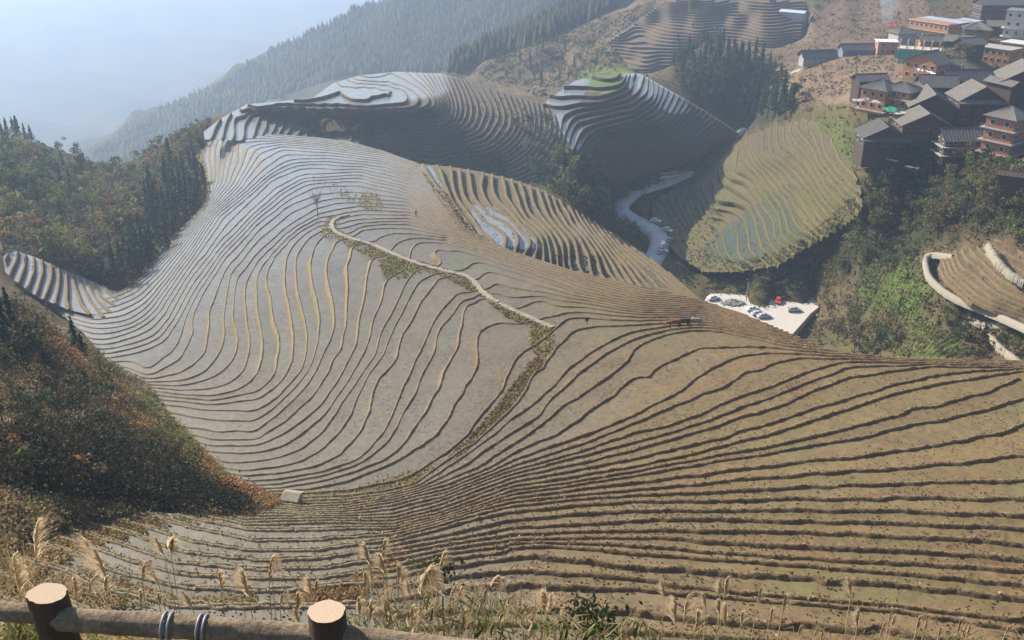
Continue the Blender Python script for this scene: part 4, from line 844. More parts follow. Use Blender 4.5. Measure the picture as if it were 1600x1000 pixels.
# grass banks inside the near terraces
def bank(poly,n,cols,size,seed,h=H1):
    rs=np.random.RandomState(seed); p=rpoly(poly,n,seed); P=unproj(p[:,0],p[:,1],h.Dk(h.at(p[:,0],p[:,1]))); P[:,2]+=-.25+.3*rs.rand(len(P))
    c=np.array(cols)[rs.randint(len(cols),size=len(P))]; return quads(P,size,c,.35,rs=rs,up=.6)
GB=[A3((.16,.19,.05)),A3((.30,.25,.11)),A3((.24,.2,.08)),A3((.33,.26,.13))]
bk=merge([bank([(520,352),(555,372),(625,398),(700,420),(745,440),(800,485),(860,512),(850,520),(790,492),(735,450),(690,430),(625,412),(600,430),(590,405),(545,385),(515,362)],4200,GB,.38,61),
 bank([(505,345),(525,335),(530,345),(520,372),(500,370)],250,GB,.5,62),
 bank([(600,400),(640,410),(660,425),(620,435),(600,430)],350,[GB[0]*1.2,GB[0]],.45,63),
 bank([(830,512),(865,520),(860,545),(835,552),(826,530)],420,GB,.4,64),
 bank([(858,548),(845,575),(815,615),(790,640),(740,690),(718,716),(700,712),(735,680),(785,620),(830,560)],1700,[A3((.17,.10,.06)),GB[2],GB[0],A3((.12,.08,.05))],.3,65),
 bank([(405,775),(470,768),(540,765),(640,735),(680,725),(640,765),(590,785),(540,797),(470,802),(420,800)],4000,[GB[0],GB[3],A3((.30,.18,.08))],.24,66),
 bank([(565,300),(590,300),(600,325),(575,330),(560,320)],350,GB[:3],.5,67),
 bank([(480,270),(510,275),(560,300),(600,330),(560,322),(500,290)],350,GB,.45,68),
 bank([(300,228),(312,222),(330,300),(322,325),(300,345),(250,400),(205,455),(195,452),(245,395),(318,320),(325,300)],900,[GB[1],GB[3],GB[2]],.7,69),
 bank([(650,255),(665,262),(705,310),(722,348),(760,372),(750,378),(712,352)],700,[GB[1],GB[2],CBRN],.7,70),
 bank([(0,880),(60,838),(240,802),(400,808),(240,820),(100,850),(30,900),(0,915)],5000,[A3((.30,.18,.09)),GB[0],A3((.22,.16,.08))],.17,71),
 bank([(550,900),(620,850),(640,862),(600,900),(560,930),(440,950),(450,930)],3200,[A3((.30,.17,.08)),A3((.33,.22,.11)),A3((.2,.13,.07))],.17,72),
 bank([(1090,470),(1220,517),(1290,547),(1255,545),(1160,512),(1100,480)],900,[A3((.36,.20,.07)),A3((.33,.24,.12))],.4,73),
 bank([(0,900),(130,880),(280,930),(400,925),(400,940),(200,945),(60,930),(0,950)],3000,[A3((.30,.17,.08)),A3((.30,.2,.1)),GB[0]],.16,74)])
rs_=[bank([(480,172),(540,172),(540,192),(480,192)],160,[A3((.05,.06,.035)),A3((.08,.075,.045))],.9,87,H2),bank([(430,180),(560,180),(640,186),(640,222),(560,215),(500,208)],700,[A3((.05,.06,.035)),A3((.08,.075,.045))],.8,88,H2),bank(H7.poly,700,[GRS*1.2,A3((.1,.13,.04)),A3((.2,.15,.08))],.4,89,H7),bank([(0,868),(60,840),(130,815),(240,800),(250,822),(150,850),(60,895),(0,930)],7000,[A3((.36,.24,.12)),A3((.33,.18,.08)),A3((.2,.19,.07)),A3((.42,.32,.18))],.2,90),bank([(690,195),(735,150),(780,150),(860,175),(882,235),(860,282),(790,282),(700,270),(670,245)],2600,[A3((.05,.06,.03)),A3((.09,.075,.045)),A3((.12,.10,.05))],.95,75,H2),bank([(735,345),(770,372),(800,392),(870,415),(960,440),(940,400),(880,395),(790,385)],500,[A3((.05,.055,.03)),A3((.1,.08,.04))],.8,76,H1b),
 bank([(1010,300),(1060,280),(1130,330),(1110,420),(1060,400),(1020,350)],900,[A3((.09,.10,.04)),A3((.2,.15,.09)),A3((.15,.12,.06))],.8,77,H4),bank([(1090,385),(1150,408),(1215,392),(1262,365),(1330,310),(1348,325),(1265,384),(1215,413),(1150,424),(1090,418)],700,[OL*1.2,GRS,OL],1.0,86,H4),bank(P4_poly,1500,[A3((.11,.13,.045)),A3((.22,.16,.09))],.5,78,H4),bank(P1b_poly,900,[A3((.13,.13,.05)),A3((.2,.14,.08))],.5,79,H1b)]
bk=merge([bk]+rs_)
vobj('bank_grass',bk,M_dry,kind='stuff',label='dry and green grass on the banks between paddies')

# stubble on the mud and dry tufts along the nearer bunds
def stub(n,seed):
    rs=np.random.RandomState(seed); p=rpoly([(1600,575),(1200,545),(1050,520),(900,520),(700,470),(560,520),(500,700),(400,740),(560,760),(560,870),(250,870),(100,900),(0,1000),(1600,1000)],n,seed)
    k=(np.clip(vnoise(p[:,0],p[:,1]*2,60,91)+.35,0,1)*1.4>rs.rand(n)); p=p[k]; P=onhill(H1,p[:,0],p[:,1]); P[:,2]+=.02
    return quads(P,.17,[.12,.085,.05],.5,rs=rs,up=.5)
tf=np.concatenate(TUFT); tf=tf[RS.rand(len(tf))<.8]; tf=np.concatenate([tf,tf[::2]])+RS.randn(len(tf)+len(tf[::2]),3)*[.09,.09,.05]
tc=np.array([A3((.40,.31,.18)),A3((.26,.19,.11)),A3((.16,.11,.06)),A3((.2,.19,.08))])[RS.randint(4,size=len(tf))]
print('tufts',len(tf))
vobj('stubble',merge([stub(11000,92),quads(tf,.17,tc,.4,up=.8)]),M_dry,kind='stuff',label='rice stubble and dry tufts on the near paddies')

# ---------------------------------------------------------------- road, paths, car park
print('village')
M_road=mat('road_concrete',(.62,.63,.63),.8,noise=[(.3,.3),(2,.25)],bump=.02)
M_pale=mat('pale_dust',(.34,.31,.26),.95,noise=[(.25,.35),(1.5,.3)],bump=.05,dark=.7)
M_lot=mat('bright_gravel',(.60,.57,.52),.95,noise=[(.25,.3),(1.5,.3)],bump=.05,dark=.75)
M_path=mat('path_stone',(.36,.325,.25),.9,noise=[(1.5,.5),(6,.4)],bump=.05)
def ribbon(name,pts,D,w,m,lift=.25,n=120,jit=0,label=None,follow=True,wvar=.0):
    p=dens(pts,4); k=np.linspace(0,len(p)-1,n); p=np.stack([np.interp(k,np.arange(len(p)),p[:,i]) for i in (0,1)],-1); p=smooth(p,4)
    P=hit(p[:,0],p[:,1]) if D is None else unproj(p[:,0],p[:,1],D(p[:,0],p[:,1]))
    P=smooth(P,6); T=np.gradient(P,axis=0); T[:,2]=0; T/=np.linalg.norm(T,axis=1)[:,None]; Nn=np.stack([T[:,1],-T[:,0],0*T[:,0]],-1)
    wv=w*(1+wvar*smooth(RS.randn(n),1)); V=[]
    cols=[-.5,-.5,0,.5,.5]
    for q,c in enumerate(cols):
        A=P+Nn*(wv*c)[:,None]; 
        zz=P[:,2] if D is not None else np.maximum.reduce([-sheetD((P+Nn*(wv*e)[:,None])[:,0],(P+Nn*(wv*e)[:,None])[:,1]) for e in (-.5,0,.5)])
        A[:,2]=smooth(zz,5)+lift-(2.5 if q in (0,4) else 0)*min(1,w/3)
        if 0<q<4 and jit: A[:,2]+=(RS.rand(n)-.5)*jit
        V.append(A)
    V=np.stack(V,1).reshape(-1,3); a=np.arange(n-1)[:,None]*5+np.arange(4)[None]; F=np.stack([a,a+5,a+6,a+1],-1).reshape(-1,4)
    o=mesh_obj(name,V,F,m,kind='structure'); return o

def road3(nm,pl,w,m,n=110,jit=0.):
    a=np.array(pl,float); k=np.linspace(0,len(a)-1,n); q=np.stack([np.interp(k,np.arange(len(a)),a[:,i]) for i in range(3)],-1); q=smooth(q,10)
    P=unproj(q[:,0],q[:,1],q[:,2]); P=smooth(P,4); T=np.gradient(P,axis=0); T[:,2]=0; T/=np.linalg.norm(T,axis=1)[:,None]; Nn=np.stack([T[:,1],-T[:,0],0*T[:,0]],-1); V=[]
    for i,(c,z) in enumerate(((-.62,-1.6),(-.5,0),(0,.04),(.5,0),(.62,-1.6))): V.append(P+Nn*(w*c*(1+jit*RS.randn(n)))[:,None]+np.array([0,0,1])*(z+jit*.5*RS.randn(n))[:,None])
    V=np.stack(V,1).reshape(-1,3); a=np.arange(n-1)[:,None]*5+np.arange(4)[None]; F=np.stack([a,a+5,a+6,a+1],-1).reshape(-1,4); return mesh_obj(nm,V,F,m,kind='structure')
for nm_,pl,w_,m_ in ROADS: road3(nm_,pl,w_,globals()[m_],jit=.22 if m_=='M_path' else .05 if m_=='M_pale' else 0)
ribbon('path',[(1205,142),(1235,118),(1275,98),(1330,84)],None,1.6,M_pale,.3,60)
# stepped footpath down the ridge: slab after slab
def D_h1(u,v): return D1(H1.at(u,v))
fp=dens([(865,511),(855,508),(830,497),(800,484),(770,468),(752,455),(742,440),(728,430),(700,424),(660,414),(625,401),(580,381),(550,373),(522,362),(516,350),(522,341),(545,335)],2.2); fp=smooth(fp,4)
PP=unproj(fp[:,0],fp[:,1],D_h1(fp[:,0],fp[:,1])-.25); PP=smooth(PP,8)
b=MB()
for i in range(0,len(PP)-1):
    a,c=PP[i],PP[i+1]; L_=np.hypot(*(c-a)[:2]); nsl=max(1,int(L_/.55))
    for j in range(nsl):
        p=a+(c-a)*(j+.5)/nsl; rz=math.atan2(c[1]-a[1],c[0]-a[0])+RS.randn()*.06
        b.box((p[0]+RS.randn()*.04,p[1]+RS.randn()*.04,p[2]-.2+RS.randn()*.03),(L_/nsl*.97,.7+.3*RS.rand(),.6),rz)
b.build('path',M_path,kind='structure')
# car park
cp=CARPARK
cpp=unproj(np.array([c[0] for c in cp]),np.array([c[1] for c in cp]),np.full(len(cp),125.2))
n=len(cp); low=cpp.copy(); low[:,2]-=6
mesh_obj('car_park',np.r_[cpp,low],[list(range(n))[::-1]]+[[i,(i+1)%n,(i+1)%n+n,i+n] for i in range(n)],M_lot,kind='structure')
def cpt(u,v): return unproj(u,v,125.18)
# ---------------------------------------------------------------- houses
M_tile=mat('grey_roof_tiles',(.13,.125,.125),.85,noise=[(.6,.5),(3,.5)],bump=.03,bscale=4,dark=.6)
M_tile2=mat('weathered_roof_tiles',(.22,.20,.18),.85,noise=[(.6,.5),(3,.5)],bump=.03,bscale=4,dark=.6)
M_darkwood=mat('dark_timber',(.075,.05,.038),.8,noise=[(2,.5)]); M_orange=mat('orange_timber',(.46,.20,.075),.7,noise=[(1,.35)],dark=.7); M_brick=mat('red_brick',(.33,.15,.095),.8,noise=[(1,.4)],dark=.7)
M_cream=mat('cream_render',(.62,.56,.48),.8,noise=[(.5,.3)],dark=.8); M_win=mat('window_glass',(.03,.035,.045),.15,spec=.6); M_frame=mat('pale_trim',(.6,.6,.58),.7)
M_metal=mat('pale_sheet_roof',(.68,.74,.82),.4,noise=[(.4,.2)],dark=.85); M_conc=mat('concrete',(.40,.39,.37),.85,noise=[(.7,.4)]); M_green=mat('green_netting',(.04,.36,.20),.7,noise=[(1,.3)]); M_blue=mat('blue_grey_panels',(.16,.22,.34),.6)
M_whit=mat('white_paint',(.8,.8,.8),.4); M_pink=mat('pink_render',(.5,.24,.18),.8,noise=[(.6,.3)])
def house(name,u,v,t,w,d,H,rz,label,wall=M_darkwood,roof='gx',rm=M_tile,pitch=.5,bands=0,win=(0,0),band_m=M_conc,oh=.9,sidewall=None,skirt=False,rail=None,post=False,cat='house',deep=2):
    """u,v,t: eaves-level centre of the building on its sight line; w along local X, d along local Y; -Y is the front"""
    x=(u-800)/FPX; y=(500-v)/FPX; P=np.array([x,CP+y*SP,-(SP-y*CP)])*t
    base=min(-H,-sheetD(np.array([P[0]]),np.array([P[1]]))[0]-P[2]-1.0); base=max(base,-H-deep*3)
    w*=1.1; d*=1.1
    r=empty(name,tuple(P+[0,0,-H]),math.radians(rz)); lab(r,label,cat)
    z0=base+H; zt=H
    b=MB(); b.box((0,0,(z0+zt)/2),(w,d,zt-z0))
    if roof in('gx','gy'):
        if roof=='gx': b.add([(-w/2+.02,-d/2,zt),(-w/2+.02,d/2,zt),(-w/2+.02,0,zt+d/2*pitch),(w/2-.02,-d/2,zt),(w/2-.02,d/2,zt),(w/2-.02,0,zt+d/2*pitch)],[(0,2,1),(3,4,5)])
        else: b.add([(-w/2,-d/2+.02,zt),(w/2,-d/2+.02,zt),(0,-d/2+.02,zt+w/2*pitch),(-w/2,d/2-.02,zt),(w/2,d/2-.02,zt),(0,d/2-.02,zt+w/2*pitch)],[(0,1,2),(3,5,4)])
    b.build('wall',wall,r)
    def slope(a,bq,c,e,nm='roof_slope'):
        """tiled plane: corners eave-left, eave-right, ridge-right, ridge-left with raised courses"""
        a,bq,c,e=[Vector(q) for q in (a,bq,c,e)]; m=MB(); n=(bq-a).cross(e-a).normalized()*.13
        m.add([a,bq,c,e,a-n,bq-n,c-n,e-n],[(0,1,2,3),(7,6,5,4),(0,4,5,1),(1,5,6,2),(2,6,7,3),(3,7,4,0)])
        k=max(3,int((bq-a).length/.9))
        for i in range(k+1):
            p=a.lerp(bq,i/k); q=e.lerp(c,i/k); s_=(bq-a).normalized()*.09; h=n*.6
            m.add([p-s_,p+s_,q+s_,q-s_,p+h,q+h],[(0,4,5,3),(4,1,2,5)])
        return m.build(nm,rm,r)
    if roof=='gx':
        R_=d/2+oh; zr=zt+d/2*pitch+.08; ze=zt-oh*pitch+.08; X=w/2+oh*.8
        slope((-X,-R_,ze),(X,-R_,ze),(X,0,zr),(-X,0,zr)); slope((X,R_,ze),(-X,R_,ze),(-X,0,zr),(X,0,zr)); MB().tube([(-X,0,zr+.05),(X,0,zr+.05)],.16,5).build('ridge',rm,r)
    elif roof=='gy':
        R_=w/2+oh; zr=zt+w/2*pitch+.08; ze=zt-oh*pitch+.08; Y=d/2+oh*.8
        slope((-R_,Y,ze),(-R_,-Y,ze),(0,-Y,zr),(0,Y,zr)); slope((R_,-Y,ze),(R_,Y,ze),(0,Y,zr),(0,-Y,zr)); MB().tube([(0,-Y,zr+.05),(0,Y,zr+.05)],.16,5).build('ridge',rm,r)
        if skirt: slope((-w/2-.9,-d/2-2.0,zt-.9),(w/2+.9,-d/2-2.0,zt-.9),(w/2+.3,-d/2,zt-.05),(-w/2-.3,-d/2,zt-.05),'porch_roof')
    elif roof=='shed':
        slope((-w/2-oh,-d/2-oh,zt-.3),(w/2+oh,-d/2-oh,zt-.3),(w/2+oh,d/2+oh,zt+d*pitch),(-w/2-oh,d/2+oh,zt+d*pitch))
    elif roof=='flat': MB().box((0,0,zt+.12),(w+.8,d+.8,.24)).build('roof_slab',rm,r); 
    elif roof=='hip':
        X,Y=w/2+oh,d/2+oh; zr=zt+Y*pitch; k=max(.3,X-Y)
        slope((-X,-Y,zt-.1),(X,-Y,zt-.1),(k,0,zr),(-k,0,zr)); slope((X,Y,zt-.1),(-X,Y,zt-.1),(-k,0,zr),(k,0,zr)); slope((-X,Y,zt-.1),(-X,-Y,zt-.1),(-k,0,zr),(-k,0.01,zr)); slope((X,-Y,zt-.1),(X,Y,zt-.1),(k,0.01,zr),(k,0,zr))
    fh=H/max(1,max(bands,win[1]))
    for i in range(bands):
        m=MB().box((0,0,fh*i+.05),(w+2.0,d+2.0,.28)); m.build('balcony',band_m,r)
        m=MB()
        for k in range(int(w/1.6)+1): m.box((-w/2-.9+k*(w+1.8)/int(w/1.6),-d/2-.9,fh*i+.6),(.08,.08,1.0))
        m.box((0,-d/2-.9,fh*i+1.05),(w+1.9,.1,.1)); m.build('railing',rail or wall,r)
    for j in range(win[1]):
        for i in range(win[0]):
            xx=-w/2+(i+.5)*w/win[0]; zz=fh*(j+.5)+.15
            f=MB().box((xx,-d/2-.03,zz),(min(1.5,w/win[0]*.6),.12,min(1.5,fh*.5))).build('window',M_frame if wall not in(M_darkwood,) else M_orange,r)
            MB().box((xx,-d/2-.08,zz),(min(1.2,w/win[0]*.48),.1,min(1.2,fh*.4))).build('pane',M_win,f)
        for i in range(max(1,int(win[0]*d/w))):
            nn=max(1,int(win[0]*d/w)); yy=-d/2+(i+.5)*d/nn; zz=fh*(j+.5)+.15
            for sx in (-1,1):
                f=MB().box((sx*(w/2+.03),yy,zz),(.12,min(1.4,d/nn*.6),min(1.5,fh*.5))).build('window',M_frame,r); MB().box((sx*(w/2+.08),yy,zz),(.1,min(1.1,d/nn*.48),min(1.2,fh*.4))).build('pane',M_win,f)
    if post:
        m=MB()
        for k in range(5): m.box((-w/2-.5+k*(w+1)/4,-d/2-1.4,(zt-1+z0)/2),(.2,.2,zt-1-z0))
        m.build('post',M_darkwood,r)
    return r
for (nm,u,v,t,w_,d_,h_,rz,lb,kw) in house_list():
    if nm=='barn': nm='long_shed'
    o=house(nm,u,v,t,w_,d_,h_,rz,lb,**kw); o['group']=G2
# unfinished concrete frame with white columns and green netting
def P_at(u,v,t): 
    x=(u-800)/FPX; y=(500-v)/FPX; return np.array([x,CP+y*SP,-(SP-y*CP)])*t
r=lab(empty('concrete_frame',tuple(P_at(1437,76,400)),math.radians(-25)),'unfinished concrete floor slab with rows of pale columns','building site')
MB().box((0,0,0),(17,8,.5)).build('floor_slab',M_cream,r); MB().box((0,0,-4),(15,7,8)).build('lower_wall',M_conc,r)
cm=MB().box((0,0,1.6),(.45,.45,3.2)).build('column',M_cream,r); cm.location=(-8,-3.5,0)
for i in range(3):
    for j in range(6):
        if i+j==0: continue
        c_=cm.copy(); COL.objects.link(c_); c_.parent=r; c_.location=(-8+j*3.1,-3.5+i*3.4,0)
MB().box((-3,-4.3,-2.2),(12,.15,3.4)).build('green_netting',M_green,r)
def tarp(nm,u,v,t,sx,sy,m,label,cat,rz=0,tilt=.15):
    n=7; V=[];F=[]
    for i in range(n):
        for j in range(n): V.append(((i/(n-1)-.5)*sx,(j/(n-1)-.5)*sy,.12*math.sin(i*1.7+j)+.15*math.cos(j*2.1)+tilt*(j/(n-1))*sy+.5))
    for i in range(n-1):
        for j in range(n-1): a=i*n+j; F.append((a,a+n,a+n+1,a+1))
    o=mesh_obj(nm,V,F,m); p=P_at(u,v,t); o.location=p; o.rotation_euler.z=rz; sl_=o.modifiers.new('s','SOLIDIFY'); sl_.thickness=.06; lab(o,label,cat); return o
tarp('tarpaulin',1391,175,298,4,4,M_green,'bright green tarpaulin between the lowest gabled houses','tarpaulin',.2)
tarp('canopy',1402,180,296,5,2.5,M_cream,'cream canopy beside the bright green tarpaulin','canopy',-.2)
M_red=mat('red_cloth',(.6,.07,.05),.6)
tarp('parasol_cloth',1394,42,440,4,4,M_red,'small red canopy on a roof near the smoke','canopy',.3)
for i,(u,v,t,sx,sy,m,l) in enumerate([(1340,160,305,3,2,M_whit,'white sheeting at the foot of the bright orange house'),(1352,158,304,2.5,2,M_cream,'cream sheeting right of the white one below the orange house'),(1368,162,303,2.5,2.5,M_whit,'white awning under the bright orange house'),
   (1436,112,350,4,2.5,M_whit,'white awning on the terrace under the square grey roof'),(1453,116,345,5,2,M_metal,'pale blue sheet roof in front of the low blue-panelled house'),(1392,253,290,4,2,M_metal,'white sheet heap in the bushes below the lowest gabled house'),(1424,265,285,4,2.4,M_whit,'white frame and sheeting on the slope below the village')]): tarp('sheet_cover',u,v,t,sx,sy,m,l,'sheeting',i*.4)
# power poles and wires
def pole(u,v,t,h,label):
    p=P_at(u,v,t); z=-sheetD(np.array([p[0]]),np.array([p[1]]))[0]; r=lab(empty('power_pole',(p[0],p[1],z)),label,'pole')
    MB().tube([(0,0,-1),(0,0,h)],[.17,.11],6).build('mast',M_conc,r); MB().box((0,0,h-.5),(2.2,.12,.12)).build('crossarm',M_darkwood,r); return r
pole(1168,452,308,8,'concrete power pole behind the stone heap at the car park'); pole(1525,85,405,9,'pale power pole among the roofs right of the big orange hotel'); pole(1500,120,350,8,'power pole by the trees between the village houses')
# smoke rising by the village
sm=MB(); 
n=12
vs=[];fs=[]
for i in range(9):
    for j in range(n):
        th=2*math.pi*j/n; rr=(2.0+i*.9)*(1+.2*math.sin(3*th+i)); vs.append((rr*math.cos(th)+i*.5,rr*math.sin(th)+i*1.2,i*3.2+.3*math.sin(j*2)))
for i in range(8):
    for j in range(n): fs.append((i*n+j,i*n+(j+1)%n,(i+1)*n+(j+1)%n,(i+1)*n+j))
fs+=[list(range(n))[::-1],[8*n+j for j in range(n)]]
so_=mesh_obj('smoke',vs,fs,None); so_.location=P_at(1384,40,455); so_['kind']='stuff'; so_['label']='thin blue smoke rising above the village'
mm=bpy.data.materials.new('smoke'); mm.use_nodes=True; q=mm.node_tree; q.nodes.remove(q.nodes['Principled BSDF']); pv_=q.nodes.new('ShaderNodeVolumePrincipled'); pv_.inputs['Color'].default_value=(.62,.72,.9,1); pv_.inputs['Density'].default_value=.05; q.links.new(pv_.outputs[0],q.nodes['Material Output'].inputs['Volume']); so_.data.materials.append(mm)
# ---------------------------------------------------------------- vehicles
def paint(nm,c): return mat('car_paint_'+nm,c,.3,spec=.6)
M_w=paint('white',(.75,.76,.78)); M_sil=paint('silver',(.45,.48,.52)); M_r=paint('red',(.62,.04,.04)); M_bl=paint('blue',(.2,.32,.5)); M_bk=paint('black',(.03,.03,.035)); M_tyre=mat('tyre',(.02,.02,.02),.9); M_lamp=mat('headlight',(.8,.8,.75),.2); M_tail=mat('tail_light',(.4,.02,.02),.3)
def car(p,rz,m,label,kind='car',cat='car'):
    r=lab(empty('parked_'+kind,tuple(p),math.radians(rz)),label,cat); r['group']='parked vehicles'
    if kind=='car':
        L_,Wd=4.4,1.75; prof=[(-2.2,.35),(-2.2,.8),(-2.05,.95),(-1.5,1.0),(-1.15,1.03),(1.0,1.0),(1.95,.85),(2.2,.65),(2.2,.35)]; cab=[(-1.75,.98),(-1.35,1.42),(.35,1.46),(1.15,.98)]
    else:
        L_,Wd=8.6,2.35; prof=[(-4.3,.45),(-4.3,1.6),(4.25,1.6),(4.3,1.2),(4.3,.45)]; cab=[(-4.28,1.6),(-4.2,2.85),(3.9,2.9),(4.25,1.6)]
    h=Wd/2
    def ext(pr,h0,h1,nm,mt):
        n=len(pr); V=[(x,-h0 if z<1.05 else -h1,z) for x,z in pr]+[(x,h0 if z<1.05 else h1,z) for x,z in pr]
        return mesh_obj(nm,V,[list(range(n))[::-1],[n+i for i in range(n)]]+[[i,(i+1)%n,(i+1)%n+n,i+n] for i in range(n)],mt,r)
    b=ext(prof,h,h if kind=='bus' else h-.04,'body',m); bv=b.modifiers.new('b','BEVEL'); bv.width=.09; bv.segments=2
    c=ext(cab,h-.08,h-.02 if kind=='bus' else h-.22,'cabin',m); bv=c.modifiers.new('b','BEVEL'); bv.width=.08
    z0,z1=(1.06,1.36) if kind=='car' else (1.75,2.5)
    g=MB(); xa=[p_[0] for p_ in cab]
    for s_ in (-1,1):
        for k in range(2 if kind=='car' else 6):
            a=xa[0]+.35+(xa[3]-xa[0]-.75)*k/(2 if kind=='car' else 6); e=a+(xa[3]-xa[0]-.75)/(2 if kind=='car' else 6)-.12
            y0=s_*(h-.07 if kind=='car' else h+.005); y1=s_*(h-.20 if kind=='car' else h-.0)
            g.add([(a+.03,y0,z0),(e,y0,z0),(e-(.12 if kind=='car' else 0),y1,z1),(a+(.2 if kind=='car' else .0),y1,z1)],[(0,1,2,3)])
    hw=h-.22
    (x0,za),(x1,zb)=cab[3],cab[2]; g.add([(x0+.02,-hw,za+.05),(x0+.02,hw,za+.05),(x1+.04,hw-.05,zb-.06),(x1+.04,-hw+.05,zb-.06)],[(0,1,2,3)])
    (x0,za),(x1,zb)=cab[0],cab[1]; g.add([(x0-.02,-hw,za+.05),(x0-.02,hw,za+.05),(x1-.04,hw-.05,zb-.06),(x1-.04,-hw+.05,zb-.06)],[(3,2,1,0)])
    g.build('window',M_win,r)
    for sx in (-1,1):
        for sy in (-1,1):
            x=sx*L_*.31; rr=.32 if kind=='car' else .46
            wv=MB().tube([(x,sy*(h-.2),rr),(x,sy*(h+.02),rr)],rr,12).build('wheel',M_tyre,r); MB().tube([(x,sy*(h+.0),rr),(x,sy*(h+.035),rr)],rr*.58,10).build('rim',M_sil,wv)
    for sy in (-1,1):
        MB().box((L_/2-.02,sy*(h-.32),.68 if kind=='car' else .8),(.1,.36,.16)).build('headlight',M_lamp,r); MB().box((-L_/2+.0,sy*(h-.25),.78),(.08,.28,.18)).build('tail_light',M_tail,r)
    return r
car(cpt(1216,472),-110,M_r,'red car standing alone on the bright car park')
car(cpt(1114,468),25,M_w,'white car at the left end of the car park'); car(cpt(1175,485),20,M_w,'white car half hidden behind the field crest'); car(cpt(1184,492),15,M_sil,'silver car right of the half hidden white one'); car(cpt(1193,496),15,M_sil,'second silver car just above the field crest'); car(cpt(1240,486),5,M_sil,'silver car by the bush on the right side of the car park')
def rdp(u,v):
    a=np.array(ROADS[0][1]); i=np.argmin((a[:,0]-u)**2+(a[:,1]-v)**2); return unproj(float(u),float(v),a[i,2]-.05)
car(rdp(1044,279),20,M_w,'white bus on the far stretch of the valley road','bus','bus'); car(rdp(1021,288),20,M_bk,'dark van just behind the white bus')
for u,v,rz,m,l in [(1024,347,-25,M_w,'white car parked beside the road above the bend'),(1043,361,-50,M_w,'white car below the topmost parked one'),(1046,377,70,M_bl,'blue-grey car in the middle of the parked row'),(1037,386,40,M_w,'white car nearest the road in the parked row'),(1035,396,20,M_sil,'silver car at the lower end of the parked row')]: car(rdp(u,v),rz,m,l)
# heap of stones on the car park
st=MB(); ro=lab(empty('stone_heap',tuple(cpt(1145,474))),'heap of grey stones on the car park','stones')
for i in range(70):
    a=RS.rand()*6.28; q=RS.rand()**.6; s_=.35+.4*RS.rand(); st.box((math.cos(a)*q*4,math.sin(a)*q*2.6,(1-q)*1.5+.1),(s_,s_*.8,s_*.7),RS.rand()*3)
st.build('stones',M_conc,ro,kind='stuff')
# straw and field mound furrows
M_straw=mat('straw',(.42,.33,.2),.9)
# ---------------------------------------------------------------- small stone shed in the field corner
p=onhill(H1,458.,788.); r=lab(empty('field_shed',tuple(p),math.radians(-12)),'tiny stone shed with a pale slab roof in the grassy field corner','shed')
MB().box((0,0,.35),(1.5,1.4,1.3)).build('wall',M_path,r); MB().box((.0,-.71,.3),(.5,.04,.8)).build('doorway',M_bk,r)
for s_ in (-1,1): MB().add([(-.95,s_*.95,.98),(.95,s_*.95,.98),(.95,0,1.38),(-.95,0,1.38),(-.95,s_*.95,1.06),(.95,s_*.95,1.06),(.95,0,1.46),(-.95,0,1.46)],[(0,1,2,3),(4,7,6,5),(0,4,5,1),(0,3,7,4),(1,5,6,2)]).build('roof_slab',M_path,r)
# ---------------------------------------------------------------- people and oxen
def skin(name,verts,edges,rad,root,parent,m,sub=1):
    me=bpy.data.meshes.new(name); me.from_pydata(verts,edges,[]); o=bpy.data.objects.new(name,me); COL.objects.link(o); sk=o.modifiers.new('skin','SKIN'); 
    for i,rv in enumerate(rad): me.skin_vertices[0].data[i].radius=(rv,rv) if not hasattr(rv,'__len__') else rv
    me.skin_vertices[0].data[root].use_root=True; ss=o.modifiers.new('sub','SUBSURF'); ss.levels=sub; ss.render_levels=sub
    dg=bpy.context.evaluated_depsgraph_get(); nm=bpy.data.meshes.new_from_object(o.evaluated_get(dg)); o.modifiers.clear(); o.data=nm; o.parent=parent
    nm.materials.clear(); [nm.materials.append(x) for x in (m if isinstance(m,list) else [m])]; return o
M_skin=mat('skin',(.5,.3,.2),.6); M_hair=mat('hair',(.015,.012,.01),.5)
def person(P,rz,top,legs,label,lean=0.):
    r=lab(empty('person',tuple(P),rz),label,'person')
    V=[(0,0,.95),(0,.02,1.15),(0,.04,1.38),(0,.06,1.5),(0,.08,1.62),(-.1,0,.88),(-.12,-.03,.5),(-.12,.03,.08),(-.12,-.14,.04),(.1,0,.88),(.13,.1,.5),(.14,.0,.08),(.14,-.14,.04),(-.19,.03,1.4),(-.27,0,1.14),(-.25,-.13,.92),(-.25,-.19,.83),(.19,.03,1.4),(.28,0,1.14),(.24,-.14,.93),(.24,-.2,.84)]
    V=[(x,y-lean*max(0,z-.9)*.8,z) for x,y,z in V]
    E=[(0,1),(1,2),(2,3),(3,4),(0,5),(5,6),(6,7),(7,8),(0,9),(9,10),(10,11),(11,12),(2,13),(13,14),(14,15),(15,16),(2,17),(17,18),(18,19),(19,20)]
    Rr=[(.17,.13),(.16,.12),(.18,.12),.06,(.1,.115),.1,.07,.05,.05,.1,.07,.05,.05,.08,.06,.045,.04,.08,.06,.045,.04]
    o=skin('body',V,E,Rr,0,r,[M_skin,top,legs,M_hair],2)
    for f in o.data.polygons:
        c=f.center; f.material_index=2 if c.z<.93 and abs(c.x)<.2 else (0 if (c.z>1.47 or c.z<.9) else 1)
        if c.z>1.66-.0 or (c.z>1.56 and c.y>.1): f.material_index=3
    return r
M_j=mat('dark_jacket',(.02,.022,.03),.8); M_j2=mat('grey_brown_jacket',(.14,.11,.09),.8); M_t=mat('pale_trousers',(.4,.42,.45),.8); M_t2=mat('dark_trousers',(.05,.05,.06),.8)
